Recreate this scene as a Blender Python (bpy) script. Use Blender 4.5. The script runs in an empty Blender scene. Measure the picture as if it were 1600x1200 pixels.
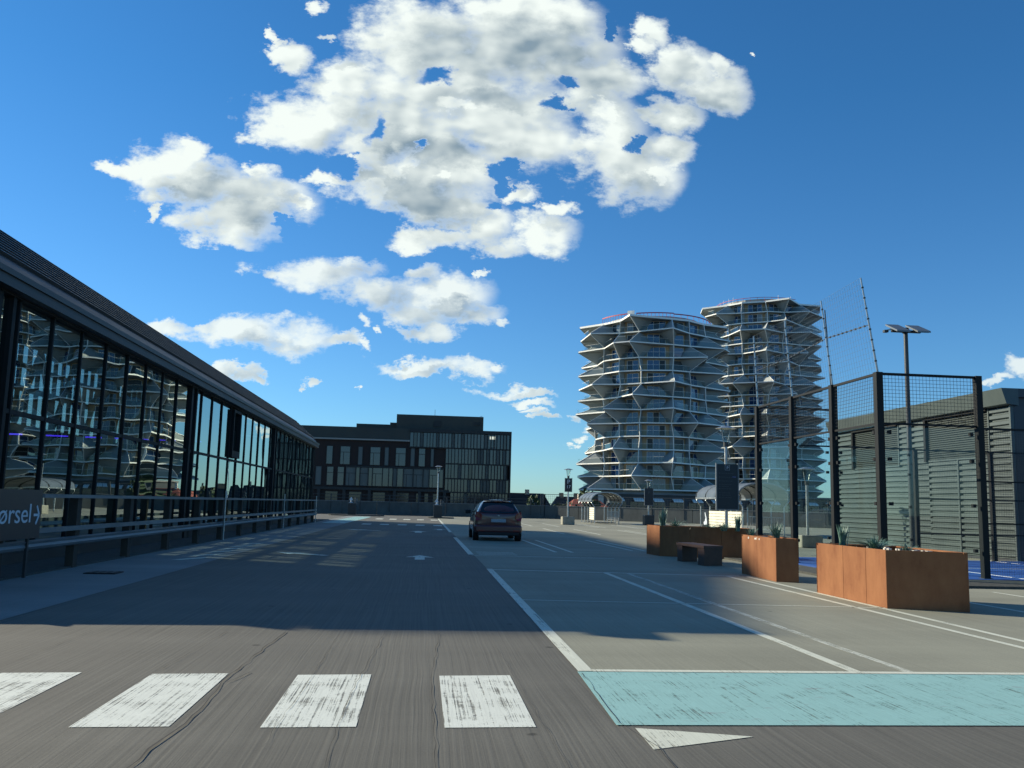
import bpy, math, random
from mathutils import Vector, Matrix
random.seed(7)
C = bpy.context.scene.collection
sc = bpy.context.scene
R = math.radians

# ------------------------------------------------------------------ camera
cam_d = bpy.data.cameras.new('camera'); cam = bpy.data.objects.new('camera', cam_d); C.objects.link(cam)
yaw = math.atan(135/1400); pit = math.atan(188/1400); roll = 0.025
fw = Vector((math.sin(yaw)*math.cos(pit), math.cos(yaw)*math.cos(pit), math.sin(pit)))
rt0 = Vector((math.cos(yaw), -math.sin(yaw), 0)); up0 = rt0.cross(fw)
rt = rt0*math.cos(roll)+up0*math.sin(roll); up = -rt0*math.sin(roll)+up0*math.cos(roll)
m = Matrix((rt, up, -fw)).transposed().to_4x4(); m.translation = Vector((0, 0, 1.3))
cam.matrix_world = m
cam_d.sensor_width = 36; cam_d.lens = 1400/1600*36
cam_d.clip_start = 0.05; cam_d.clip_end = 8000
sc.camera = cam

# ------------------------------------------------------------------ light
SUN_DIR = Vector((-1.9, 1.1, 1.0)).normalized()
sun_el = math.asin(SUN_DIR.z)
sun_az = math.atan2(SUN_DIR.x, SUN_DIR.y)       # from +Y towards +X
sd = bpy.data.lights.new('sun', 'SUN'); sd.energy = 4.6; sd.angle = R(0.53); sd.color = (1.0, 0.90, 0.70)
so = bpy.data.objects.new('sun', sd); C.objects.link(so)
so.rotation_euler = (-SUN_DIR).to_track_quat('-Z', 'Y').to_euler(); so.location = (-60, 30, 40)
sc.view_settings.view_transform = 'Standard'; sc.view_settings.look = 'None'
sc.view_settings.gamma = 1; sc.view_settings.use_curve_mapping = False
sc.view_settings.exposure = 0.55

w = bpy.data.worlds.new('World'); sc.world = w; w.use_nodes = True
nt = w.node_tree; nt.nodes.clear()
def N(tree, typ, **kw):
    n = tree.nodes.new(typ)
    for k, v in kw.items():
        if k.startswith('i_'):
            key = k[2:]; key = int(key) if key.isdigit() else key
            n.inputs[key].default_value = v
        else: setattr(n, k, v)
    return n
def math_(tree, op, a, b=None, c=None, clamp=False):
    n = tree.nodes.new('ShaderNodeMath'); n.operation = op; n.use_clamp = clamp
    for i, x in enumerate((a, b, c)):
        if x is None: continue
        if isinstance(x, (int, float)): n.inputs[i].default_value = x
        else: tree.links.new(x, n.inputs[i])
    return n.outputs[0]
def vmath(tree, op, a, b=None, scale=None):
    n = tree.nodes.new('ShaderNodeVectorMath'); n.operation = op
    for i, x in enumerate((a, b)):
        if x is None: continue
        if isinstance(x, (tuple, list)): n.inputs[i].default_value = x
        else: tree.links.new(x, n.inputs[i])
    if scale is not None: n.inputs['Scale'].default_value = scale
    return n
CLOUDS= [(0.0556, 0.5479, 0.1466, 0.061), (-0.0346, 0.5327, 0.079, 0.0563), (0.1086, 0.5765, 0.0855, 0.0493), (-0.0917, 0.4808, 0.0665, 0.0354), (-0.1547, 0.4295, 0.0616, 0.0324), (-0.1899, 0.4156, 0.0322, 0.0199), (-0.0599, 0.4282, 0.0887, 0.0468), (0.0428, 0.4668, 0.1293, 0.0718), (0.1559, 0.5273, 0.0622, 0.0407), (-0.0424, 0.3599, 0.0771, 0.0322), (-0.115, 0.3608, 0.0361, 0.0091), (0.0081, 0.3862, 0.0857, 0.0466), (0.0816, 0.4261, 0.0797, 0.0434), (0.0172, 0.3367, 0.0629, 0.0245), (0.0039, 0.2979, 0.0454, 0.0129), (0.0584, 0.3199, 0.0334, 0.0268), (0.1256, 0.3122, 0.0466, 0.0231), (0.1058, 0.3597, 0.0241, 0.0124), (0.1499, 0.3421, 0.0166, 0.0108), (0.1879, 0.4531, 0.0581, 0.0498), (0.2232, 0.3998, 0.0698, 0.0461), (0.2774, 0.4231, 0.0329, 0.0208), (0.2106, 0.503, 0.0469, 0.026), (0.2589, 0.5722, 0.0238, 0.0266), (0.2416, 0.5543, 0.0197, 0.0181), (0.297, 0.5257, 0.0478, 0.0371), (0.3407, 0.5003, 0.0384, 0.0288), (0.3408, 0.5274, 0.0176, 0.0165), (-0.1735, 0.5061, 0.0218, 0.0204), (-0.1926, 0.5219, 0.0072, 0.0157), (-0.1384, 0.5325, 0.0161, 0.0063), (0.2812, 0.4676, 0.0434, 0.0243), (0.0776, 0.2943, 0.0371, 0.0122), (-0.3072, 0.3737, 0.0488, 0.027), (-0.2731, 0.3849, 0.021, 0.0181), (-0.3477, 0.3591, 0.031, 0.0104), (-0.2703, 0.346, 0.0701, 0.0284), (-0.1992, 0.3338, 0.0653, 0.024), (-0.2257, 0.3076, 0.0527, 0.0268), (-0.1821, 0.3438, 0.0427, 0.0211), (-0.2349, 0.2871, 0.0384, 0.0125), (-0.1493, 0.3307, 0.02, 0.009), (-0.3028, 0.3143, 0.0069, 0.0074), (-0.1904, 0.3645, 0.0178, 0.0106), (-0.1237, 0.2516, 0.0677, 0.0237), (-0.1744, 0.249, 0.0267, 0.011), (-0.0816, 0.2656, 0.0344, 0.0149), (-0.0371, 0.2336, 0.0665, 0.0223), (0.0133, 0.2383, 0.0584, 0.0239), (0.054, 0.2201, 0.0307, 0.0149), (0.0075, 0.1973, 0.026, 0.0111), (-0.0219, 0.2129, 0.0418, 0.0133), (0.0762, 0.21, 0.0103, 0.0059), (0.0564, 0.2629, 0.0088, 0.0038), (-0.0129, 0.2594, 0.0218, 0.0105), (-0.276, 0.1832, 0.0259, 0.01), (-0.2103, 0.1768, 0.0471, 0.0158), (-0.1548, 0.1777, 0.0504, 0.0188), (-0.0985, 0.1744, 0.0318, 0.008), (-0.0716, 0.1733, 0.0085, 0.0058), (-0.0697, 0.1931, 0.0085, 0.0066), (-0.0482, 0.1919, 0.0064, 0.0044), (-0.2384, 0.1842, 0.0206, 0.0065), (-0.2043, 0.1363, 0.0289, 0.0078), (-0.1815, 0.135, 0.0083, 0.0064), (-0.1347, 0.1304, 0.0056, 0.0036), (-0.1195, 0.1331, 0.0091, 0.0036), (-0.0763, 0.1233, 0.0056, 0.0029), (-0.0195, 0.1544, 0.0516, 0.008), (0.0272, 0.1497, 0.0506, 0.0095), (-0.0049, 0.1456, 0.0322, 0.0065), (0.0669, 0.1506, 0.0109, 0.0051), (0.0893, 0.1303, 0.0496, 0.0066), (0.0964, 0.1364, 0.0131, 0.0058), (0.1331, 0.1282, 0.0235, 0.0044), (0.1246, 0.1155, 0.0307, 0.0051), (0.1425, 0.0979, 0.0161, 0.0036), (0.1228, 0.0958, 0.0058, 0.0029), (0.1299, 0.1048, 0.0183, 0.0036), (0.174, 0.0976, 0.0088, 0.0058), (0.1889, 0.0799, 0.0132, 0.0058), (0.1744, 0.0685, 0.0147, 0.0043), (0.1636, 0.0603, 0.0088, 0.0029), (0.7079, 0.1737, 0.0345, 0.0156), (0.6716, 0.1629, 0.0179, 0.0062), (-0.1503, 0.5762, 0.0132, 0.0104), (0.3811, 0.5445, 0.0048, 0.0042)]
HOLES= [(-0.0048, 0.4983, 0.0225, 0.0071), (0.1641, 0.4996, 0.017, 0.0073), (0.1399, 0.4753, 0.0123, 0.0072), (-0.0723, 0.4251, 0.0088, 0.0171), (0.0902, 0.3851, 0.009, 0.0125), (0.0907, 0.3665, 0.0105, 0.0062), (0.2306, 0.4304, 0.007, 0.0072), (-0.0187, 0.4116, 0.0089, 0.0047), (-0.1013, 0.3754, 0.0188, 0.0122), (0.0689, 0.3436, 0.0119, 0.0062), (-0.091, 0.3875, 0.0102, 0.0077), (0.1982, 0.5715, 0.0078, 0.0148), (-0.1655, 0.3036, 0.0099, 0.0074)]
GREY_TOP= [(0.0864, 0.5381, 0.0925, 0.0259), (0.187, 0.5215, 0.0547, 0.0212), (0.0026, 0.5437, 0.0378, 0.0242), (0.2812, 0.4797, 0.0474, 0.0211), (-0.0447, 0.4153, 0.028, 0.0109), (-0.0162, 0.3462, 0.0456, 0.0153), (0.0447, 0.404, 0.0525, 0.0125), (0.0879, 0.478, 0.0457, 0.0096), (0.2426, 0.3695, 0.0542, 0.0142), (0.2656, 0.4384, 0.0274, 0.0161), (-0.0864, 0.3687, 0.0218, 0.0092), (0.0179, 0.3177, 0.0221, 0.0061), (-0.2103, 0.3421, 0.0424, 0.0135), (-0.2508, 0.3682, 0.0211, 0.0105), (-0.1841, 0.3174, 0.0283, 0.0119), (-0.2693, 0.3311, 0.0209, 0.0074)]
GREY_LOW= [(-0.0525, 0.2574, 0.0396, 0.0089), (0.0139, 0.2212, 0.04, 0.0089), (-0.0088, 0.2484, 0.0145, 0.006), (-0.1681, 0.1671, 0.0348, 0.0065), (-0.1056, 0.1748, 0.0176, 0.0051), (0.0167, 0.1435, 0.0432, 0.0036), (0.1331, 0.1275, 0.0367, 0.0029)]
NTOP = 44
U1, U2, VA, VB = -0.1615, -0.0432, 0.2731, 0.2823

def cloud_group(CL, HO):
    g = bpy.data.node_groups.new('cloud_field', 'ShaderNodeTree')
    g.interface.new_socket('Vector', in_out='INPUT', socket_type='NodeSocketVector')
    g.interface.new_socket('Field', in_out='OUTPUT', socket_type='NodeSocketFloat')
    gi = g.nodes.new('NodeGroupInput'); go = g.nodes.new('NodeGroupOutput')
    sp_ = g.nodes.new('ShaderNodeSeparateXYZ'); g.links.new(gi.outputs[0], sp_.inputs[0])
    def blobs(L, acc=None):
        """nearest blob; each step takes the last result through z so the nodes run one after another"""
        for (u, v, ru, rv) in L:
            cb = g.nodes.new('ShaderNodeCombineXYZ'); g.links.new(sp_.outputs[0], cb.inputs[0]); g.links.new(sp_.outputs[1], cb.inputs[1])
            if acc is not None: g.links.new(acc, cb.inputs[2])
            mp = vmath(g, 'MULTIPLY_ADD', cb.outputs[0], (1/ru, 1/rv, 1e-7)); mp.inputs[2].default_value = (-u/ru, -v/rv, 0)
            d = vmath(g, 'DOT_PRODUCT', mp.outputs[0], mp.outputs[0]).outputs['Value']
            acc = d if acc is None else math_(g, 'SMOOTH_MIN', acc, d, 0.25)
        return acc
    a = blobs(CL)
    fa = math_(g, 'SUBTRACT', 1.0, math_(g, 'MINIMUM', a, 4.0))
    if HO:
        fh = math_(g, 'MULTIPLY', math_(g, 'MAXIMUM', math_(g, 'SUBTRACT', 2.1, blobs(HO)), 0.0), -0.62)
        fa = math_(g, 'ADD', fa, fh)
    g.links.new(fa, go.inputs[0])
    return g
cg_top = cloud_group(CLOUDS[:NTOP]+CLOUDS[-2:], HOLES)
cg_low = cloud_group(CLOUDS[NTOP:-4], []); cg_right = cloud_group(CLOUDS[-4:-2], [])
cg_grey_top = cloud_group(GREY_TOP, []); cg_grey_low = cloud_group(GREY_LOW, [])
tc = N(nt, 'ShaderNodeTexCoord')
sep = N(nt, 'ShaderNodeSeparateXYZ'); nt.links.new(tc.outputs['Generated'], sep.inputs[0])
ysafe = math_(nt, 'MAXIMUM', sep.outputs[1], 0.02)
cu = math_(nt, 'DIVIDE', sep.outputs[0], ysafe); cv = math_(nt, 'DIVIDE', sep.outputs[2], ysafe)
comb = N(nt, 'ShaderNodeCombineXYZ'); nt.links.new(cu, comb.inputs[0]); nt.links.new(cv, comb.inputs[1])
P0 = comb.outputs[0]
n1 = N(nt, 'ShaderNodeTexNoise', i_Scale=13.0, i_Detail=7.0, i_Roughness=0.66); n1.noise_dimensions = '2D'
# wisps are drawn out a little sideways
stretch = vmath(nt, 'MULTIPLY', P0, (0.75, 1.15, 1.0)).outputs[0]
nt.links.new(stretch, n1.inputs['Vector'])
w1 = vmath(nt, 'SUBTRACT', n1.outputs['Color'], (0.5, 0.5, 0.5)).outputs[0]
w1s = vmath(nt, 'MULTIPLY', w1, (0.095, 0.065, 0.0)).outputs[0]
P1 = vmath(nt, 'ADD', P0, w1s).outputs[0]
n2 = N(nt, 'ShaderNodeTexNoise', noise_dimensions='2D', i_Scale=26.0, i_Detail=6.0, i_Roughness=0.6); nt.links.new(stretch, n2.inputs['Vector'])
st2 = vmath(nt, 'ADD', stretch, (-0.013, 0.011, 0.0)).outputs[0]
n2b = N(nt, 'ShaderNodeTexNoise', noise_dimensions='2D', i_Scale=26.0, i_Detail=2.0, i_Roughness=0.5); nt.links.new(st2, n2b.inputs['Vector'])
n2c = N(nt, 'ShaderNodeTexNoise', noise_dimensions='2D', i_Scale=26.0, i_Detail=2.0, i_Roughness=0.5); nt.links.new(stretch, n2c.inputs['Vector'])
dn = math_(nt, 'SUBTRACT', n2.outputs['Fac'], 0.52)
dN = math_(nt, 'SUBTRACT', n2c.outputs['Fac'], n2b.outputs['Fac'])
big = N(nt, 'ShaderNodeTexNoise', noise_dimensions='2D', i_Scale=6.5, i_Detail=3.0, i_Roughness=0.5); nt.links.new(P1, big.inputs['Vector'])
bigd = math_(nt, 'MULTIPLY', math_(nt, 'SUBTRACT', big.outputs['Fac'], 0.50), 2.0)
P2 = vmath(nt, 'ADD', P1, (-0.032, 0.034, 0.0)).outputs[0]
def smooth(v, lo, hi):
    m_ = N(nt, 'ShaderNodeMapRange', interpolation_type='SMOOTHSTEP'); m_.inputs['From Min'].default_value = lo; m_.inputs['From Max'].default_value = hi
    nt.links.new(v, m_.inputs['Value']); return m_.outputs[0]
def cloud_part(cg, cgrey, sky_bg, soft, top):
    def field(vec, cg=cg):
        n = nt.nodes.new('ShaderNodeGroup'); n.node_tree = cg; nt.links.new(vec, n.inputs[0]); return n.outputs[0]
    F0 = field(P1); F1 = field(P2)
    dens = math_(nt, 'MULTIPLY_ADD', dn, 2.3, math_(nt, 'MINIMUM', F0, 0.85))
    alpha = math_(nt, 'MULTIPLY', smooth(dens, -0.42, soft), top)
    F1c = math_(nt, 'MAXIMUM', F1, -1.0)
    selfsh = smooth(math_(nt, 'MULTIPLY_ADD', dn, 0.9, F1c), -0.35, 1.15)
    grey = smooth(math_(nt, 'MULTIPLY_ADD', dn, 0.8, field(P1, cgrey)), -2.8, 1.3)
    shade = math_(nt, 'ADD', math_(nt, 'MULTIPLY', selfsh, 0.42), math_(nt, 'MULTIPLY', grey, 0.42))
    shade = math_(nt, 'ADD', shade, math_(nt, 'MULTIPLY_ADD', dN, -1.1, math_(nt, 'MULTIPLY', bigd, 0.34)))
    shade = math_(nt, 'MULTIPLY', shade, smooth(dens, -0.1, 0.7))
    shade = math_(nt, 'MINIMUM', math_(nt, 'MAXIMUM', shade, 0.0), 1.0)
    cmix = N(nt, 'ShaderNodeMix', data_type='RGBA')
    cmix.inputs['A'].default_value = CLOUD_LIT; cmix.inputs['B'].default_value = CLOUD_DARK
    nt.links.new(shade, cmix.inputs['Factor'])
    bg_c = N(nt, 'ShaderNodeBackground', i_Strength=1.0); nt.links.new(cmix.outputs['Result'], bg_c.inputs['Color'])
    m_ = N(nt, 'ShaderNodeMixShader'); nt.links.new(alpha, m_.inputs[0]); nt.links.new(sky_bg, m_.inputs[1]); nt.links.new(bg_c.outputs[0], m_.inputs[2])
    return m_.outputs[0]
CLOUD_LIT = (0.63, 0.68, 0.65, 1); CLOUD_DARK = (0.17, 0.235, 0.285, 1)
sky = N(nt, 'ShaderNodeTexSky', sky_type='NISHITA'); sky.sun_disc = False
sky.sun_elevation = sun_el; sky.sun_rotation = sun_az
sky.altitude = 10; sky.air_density = 1.0; sky.dust_density = 0.1; sky.ozone_density = 2.2
tint = N(nt, 'ShaderNodeMix', data_type='RGBA', blend_type='MULTIPLY'); tint.inputs['Factor'].default_value = 1.0

tl_ = N(nt, 'ShaderNodeMix', data_type='RGBA')      # the cast of the windscreen glass, paler towards the horizon
tl_.inputs['A'].default_value = (0.46, 0.77, 1.10, 1); tl_.inputs['B'].default_value = (0.27, 0.73, 1.08, 1)
tm = N(nt, 'ShaderNodeMapRange'); tm.inputs['From Min'].default_value = 0.0; tm.inputs['From Max'].default_value = 0.42; nt.links.new(sep.outputs[2], tm.inputs['Value'])
nt.links.new(tm.outputs[0], tl_.inputs['Factor']); nt.links.new(tl_.outputs['Result'], tint.inputs['B'])
nt.links.new(sky.outputs[0], tint.inputs['A'])
bg_s = N(nt, 'ShaderNodeBackground', i_Strength=0.086); nt.links.new(tint.outputs['Result'], bg_s.inputs['Color'])
top_s = cloud_part(cg_top, cg_grey_top, bg_s.outputs[0], 0.80, 1.0); low_s = cloud_part(cg_low, cg_grey_low, bg_s.outputs[0], 0.95, 0.92)
# which bank of clouds a direction can meet: a stepped line parts the upper from the lower ones
def gate(v, op, x): return math_(nt, op, v, x)
in_mid = math_(nt, 'MULTIPLY', gate(cu, 'GREATER_THAN', U1), gate(cu, 'LESS_THAN', U2))
lim = math_(nt, 'MULTIPLY_ADD', in_mid, VB-VA, VA)
is_top = math_(nt, 'GREATER_THAN', cv, lim)
right_s = cloud_part(cg_right, cg_grey_low, bg_s.outputs[0], 0.75, 0.8)
m0 = N(nt, 'ShaderNodeMixShader'); nt.links.new(math_(nt, 'GREATER_THAN', cu, 0.42), m0.inputs[0]); nt.links.new(right_s, m0.inputs[2])
m1 = N(nt, 'ShaderNodeMixShader'); nt.links.new(is_top, m1.inputs[0]); nt.links.new(low_s, m1.inputs[1]); nt.links.new(top_s, m1.inputs[2]); nt.links.new(m1.outputs[0], m0.inputs[1])
inb = math_(nt, 'MULTIPLY', math_(nt, 'MULTIPLY', gate(cu, 'GREATER_THAN', -0.45), gate(cu, 'LESS_THAN', 0.85)), math_(nt, 'MULTIPLY', math_(nt, 'MULTIPLY', gate(cv, 'GREATER_THAN', 0.03), gate(cv, 'LESS_THAN', 0.85)), gate(sep.outputs[1], 'GREATER_THAN', 0.1)))
# elsewhere a thin scatter of cloud overhead and behind
zs = math_(nt, 'MAXIMUM', sep.outputs[2], 0.06)
oc = N(nt, 'ShaderNodeCombineXYZ'); nt.links.new(math_(nt, 'DIVIDE', sep.outputs[0], zs), oc.inputs[0]); nt.links.new(math_(nt, 'DIVIDE', sep.outputs[1], zs), oc.inputs[1])
n3 = N(nt, 'ShaderNodeTexNoise', noise_dimensions='2D', i_Scale=0.75, i_Detail=6.0, i_Roughness=0.58); nt.links.new(oc.outputs[0], n3.inputs['Vector'])
oa = math_(nt, 'MULTIPLY', smooth(n3.outputs['Fac'], 0.60, 0.72), smooth(sep.outputs[2], 0.02, 0.12))
oa = math_(nt, 'MULTIPLY', oa, math_(nt, 'SUBTRACT', 1.0, smooth(sep.outputs[1], 0.25, 0.5)))
bg_o = N(nt, 'ShaderNodeBackground', i_Strength=1.0); bg_o.inputs['Color'].default_value = (0.5, 0.55, 0.53, 1)
m2 = N(nt, 'ShaderNodeMixShader'); nt.links.new(oa, m2.inputs[0]); nt.links.new(bg_s.outputs[0], m2.inputs[1]); nt.links.new(bg_o.outputs[0], m2.inputs[2])
ms = N(nt, 'ShaderNodeMixShader'); nt.links.new(inb, ms.inputs[0]); nt.links.new(m2.outputs[0], ms.inputs[1]); nt.links.new(m0.outputs[0], ms.inputs[2])
wo = N(nt, 'ShaderNodeOutputWorld'); nt.links.new(ms.outputs[0], wo.inputs[0])
w.cycles.sampling_method = 'MANUAL'; w.cycles.sample_map_resolution = 256

# ------------------------------------------------------------------ materials
def principled(name, col, rough=0.6, metal=0.0, spec=0.5, noise=None, bump=None, emis=None):
    """noise=(scale, amount, stretch xyz) varies the colour; bump=(scale, strength, stretch)"""
    mt = bpy.data.materials.new(name); mt.use_nodes = True; t = mt.node_tree
    b = t.nodes['Principled BSDF']; b.inputs['Base Color'].default_value = (*col, 1)
    b.inputs['Roughness'].default_value = rough; b.inputs['Metallic'].default_value = metal
    b.inputs['Specular IOR Level'].default_value = spec
    tcn = None
    if noise or bump: tcn = N(t, 'ShaderNodeTexCoord')
    if noise:
        s, amt, st = noise
        mp = N(t, 'ShaderNodeMapping'); mp.inputs['Scale'].default_value = st; t.links.new(tcn.outputs['Object'], mp.inputs[0])
        nz = N(t, 'ShaderNodeTexNoise', i_Scale=s, i_Detail=6.0, i_Roughness=0.65); t.links.new(mp.outputs[0], nz.inputs['Vector'])
        mr = N(t, 'ShaderNodeMapRange'); mr.inputs['From Min'].default_value = 0.3; mr.inputs['From Max'].default_value = 0.7
        mr.inputs['To Min'].default_value = 1-amt; mr.inputs['To Max'].default_value = 1+amt; t.links.new(nz.outputs['Fac'], mr.inputs['Value'])
        mx = N(t, 'ShaderNodeVectorMath', operation='SCALE'); mx.inputs[0].default_value = col; t.links.new(mr.outputs[0], mx.inputs['Scale'])
        t.links.new(mx.outputs[0], b.inputs['Base Color'])
        rr = math_(t, 'MULTIPLY_ADD', nz.outputs['Fac'], 0.25, rough-0.12); t.links.new(rr, b.inputs['Roughness'])
    if bump:
        s, stg, st = bump
        mp = N(t, 'ShaderNodeMapping'); mp.inputs['Scale'].default_value = st; t.links.new(tcn.outputs['Object'], mp.inputs[0])
        nz = N(t, 'ShaderNodeTexNoise', i_Scale=s, i_Detail=5.0); t.links.new(mp.outputs[0], nz.inputs['Vector'])
        bp = N(t, 'ShaderNodeBump', i_Strength=stg, i_Distance=0.02); t.links.new(nz.outputs['Fac'], bp.inputs['Height']); t.links.new(bp.outputs[0], b.inputs['Normal'])
    if emis:
        b.inputs['Emission Color'].default_value = (*emis[0], 1); b.inputs['Emission Strength'].default_value = emis[1]
    return mt

def paving(name, base, groove=1.0, fine=(1, 1)):
    """brushed concrete: fine grooves run along Y, blotches, grit, oil spots"""
    mt = bpy.data.materials.new(name); mt.use_nodes = True; t = mt.node_tree; b = t.nodes['Principled BSDF']
    tcn = N(t, 'ShaderNodeTexCoord')
    def nz(scale, st, det=6, rough=.6):
        mp = N(t, 'ShaderNodeMapping'); mp.inputs['Scale'].default_value = st; t.links.new(tcn.outputs['Object'], mp.inputs[0])
        n = N(t, 'ShaderNodeTexNoise', i_Scale=scale, i_Detail=float(det), i_Roughness=rough); t.links.new(mp.outputs[0], n.inputs['Vector']); return n.outputs['Fac']
    # slightly wandering lines
    wob = nz(1.2, (1, .25, 1), 2)
    sx = N(t, 'ShaderNodeSeparateXYZ'); t.links.new(tcn.outputs['Object'], sx.inputs[0])
    x2 = math_(t, 'MULTIPLY_ADD', wob, 0.10, sx.outputs[0])
    cx = N(t, 'ShaderNodeCombineXYZ'); t.links.new(math_(t, 'MULTIPLY', x2, 30.0), cx.inputs[0]); t.links.new(math_(t, 'MULTIPLY', sx.outputs[1], 0.16), cx.inputs[1])
    gr = N(t, 'ShaderNodeTexNoise', i_Scale=1.5, i_Detail=6.0, i_Roughness=0.7); t.links.new(cx.outputs[0], gr.inputs['Vector'])
    grv = math_(t, 'MULTIPLY', math_(t, 'SUBTRACT', gr.outputs['Fac'], 0.5), 0.75*groove)
    blot = math_(t, 'MULTIPLY', math_(t, 'SUBTRACT', nz(0.35, (1, .6, 1), 5), 0.5), 0.7)
    band = math_(t, 'MULTIPLY', math_(t, 'SUBTRACT', nz(0.9, (.06, 1, 1), 4), 0.5), 0.55)
    grit = math_(t, 'MULTIPLY', math_(t, 'SUBTRACT', nz(55, (1, 1, 1), 3, .8), 0.5), 0.55)
    tot = math_(t, 'ADD', math_(t, 'ADD', grv, blot), math_(t, 'ADD', grit, band))
    fac = math_(t, 'MAXIMUM', math_(t, 'ADD', tot, 1.0), 0.35)
    # a few dark drip spots
    sp = N(t, 'ShaderNodeTexVoronoi', i_Scale=1.1); t.links.new(tcn.outputs['Object'], sp.inputs['Vector'])
    thr = N(t, 'ShaderNodeMapRange', interpolation_type='SMOOTHSTEP'); thr.inputs['From Min'].default_value = 0.03; thr.inputs['From Max'].default_value = 0.055
    thr.inputs['To Min'].default_value = 0.45
    t.links.new(math_(t, 'MULTIPLY_ADD', nz(9, (1, 1, 1), 2), 0.05, math_(t, 'SUBTRACT', sp.outputs['Distance'], 0.025)), thr.inputs['Value'])
    fac = math_(t, 'MULTIPLY', fac, thr.outputs[0])
    sc_ = N(t, 'ShaderNodeVectorMath', operation='SCALE'); sc_.inputs[0].default_value = base; t.links.new(fac, sc_.inputs['Scale'])
    t.links.new(sc_.outputs[0], b.inputs['Base Color'])
    b.inputs['Roughness'].default_value = 0.82; b.inputs['Specular IOR Level'].default_value = 0.35
    bp = N(t, 'ShaderNodeBump', i_Strength=0.35, i_Distance=0.008)
    t.links.new(math_(t, 'ADD', grv, math_(t, 'MULTIPLY', grit, 0.5)), bp.inputs['Height']); t.links.new(bp.outputs[0], b.inputs['Normal'])
    return mt

def road_paint(name, col, wear=0.5, groove=26.0, red=False):
    """worn paint on grooved concrete: bare streaks show the paving below"""
    mt = bpy.data.materials.new(name); mt.use_nodes = True; t = mt.node_tree; b = t.nodes['Principled BSDF']
    tcn = N(t, 'ShaderNodeTexCoord'); sx = N(t, 'ShaderNodeSeparateXYZ'); t.links.new(tcn.outputs['Object'], sx.inputs[0])
    cx = N(t, 'ShaderNodeCombineXYZ'); t.links.new(math_(t, 'MULTIPLY', sx.outputs[0], groove*1.3), cx.inputs[0]); t.links.new(math_(t, 'MULTIPLY', sx.outputs[1], 0.45), cx.inputs[1])
    g1 = N(t, 'ShaderNodeTexNoise', i_Scale=1.6, i_Detail=7.0, i_Roughness=0.75); t.links.new(cx.outputs[0], g1.inputs['Vector'])
    g2 = N(t, 'ShaderNodeTexNoise', i_Scale=3.2, i_Detail=7.0, i_Roughness=0.7); t.links.new(tcn.outputs['Object'], g2.inputs['Vector'])
    g3 = N(t, 'ShaderNodeTexNoise', i_Scale=45.0, i_Detail=3.0, i_Roughness=0.7); t.links.new(tcn.outputs['Object'], g3.inputs['Vector'])
    s = math_(t, 'ADD', math_(t, 'MULTIPLY', g1.outputs['Fac'], 0.95), math_(t, 'ADD', math_(t, 'MULTIPLY', g2.outputs['Fac'], 0.40), math_(t, 'MULTIPLY', g3.outputs['Fac'], 0.15)))
    mr = N(t, 'ShaderNodeMapRange'); mr.inputs['From Min'].default_value = 0.845-0.11*wear; mr.inputs['From Max'].default_value = 0.95-0.11*wear
    mr.inputs['To Min'].default_value = 1; mr.inputs['To Max'].default_value = 0.06+0.35*(1-wear)
    t.links.new(s, mr.inputs['Value'])
    v = N(t, 'ShaderNodeMapRange'); v.inputs['From Min'].default_value = .3; v.inputs['From Max'].default_value = .7; v.inputs['To Min'].default_value = .78; v.inputs['To Max'].default_value = 1.15
    t.links.new(g1.outputs['Fac'], v.inputs['Value'])
    s3 = N(t, 'ShaderNodeVectorMath', operation='SCALE'); s3.inputs[0].default_value = col; t.links.new(v.outputs[0], s3.inputs['Scale'])
    last = s3.outputs[0]
    if red:
        mp = N(t, 'ShaderNodeMapping'); mp.inputs['Scale'].default_value = (1, 3.2, 1); t.links.new(tcn.outputs['Object'], mp.inputs[0])
        rn = N(t, 'ShaderNodeTexNoise', i_Scale=2.3, i_Detail=8.0, i_Roughness=0.75); t.links.new(mp.outputs[0], rn.inputs['Vector'])
        rm = N(t, 'ShaderNodeMapRange'); rm.inputs['From Min'].default_value = .60; rm.inputs['From Max'].default_value = .68; rm.inputs['To Max'].default_value = .65; t.links.new(rn.outputs['Fac'], rm.inputs['Value'])
        mx = N(t, 'ShaderNodeMix', data_type='RGBA'); t.links.new(rm.outputs[0], mx.inputs['Factor']); t.links.new(last, mx.inputs['A']); mx.inputs['B'].default_value = (.22, .17, .18, 1)
        last = mx.outputs['Result']
    t.links.new(last, b.inputs['Base Color']); b.inputs['Roughness'].default_value = .7
    tr = N(t, 'ShaderNodeBsdfTransparent'); mxs = N(t, 'ShaderNodeMixShader')
    t.links.new(mr.outputs[0], mxs.inputs[0]); t.links.new(tr.outputs[0], mxs.inputs[1]); t.links.new(b.outputs[0], mxs.inputs[2])
    t.links.new(mxs.outputs[0], t.nodes['Material Output'].inputs[0])
    return mt

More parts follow.
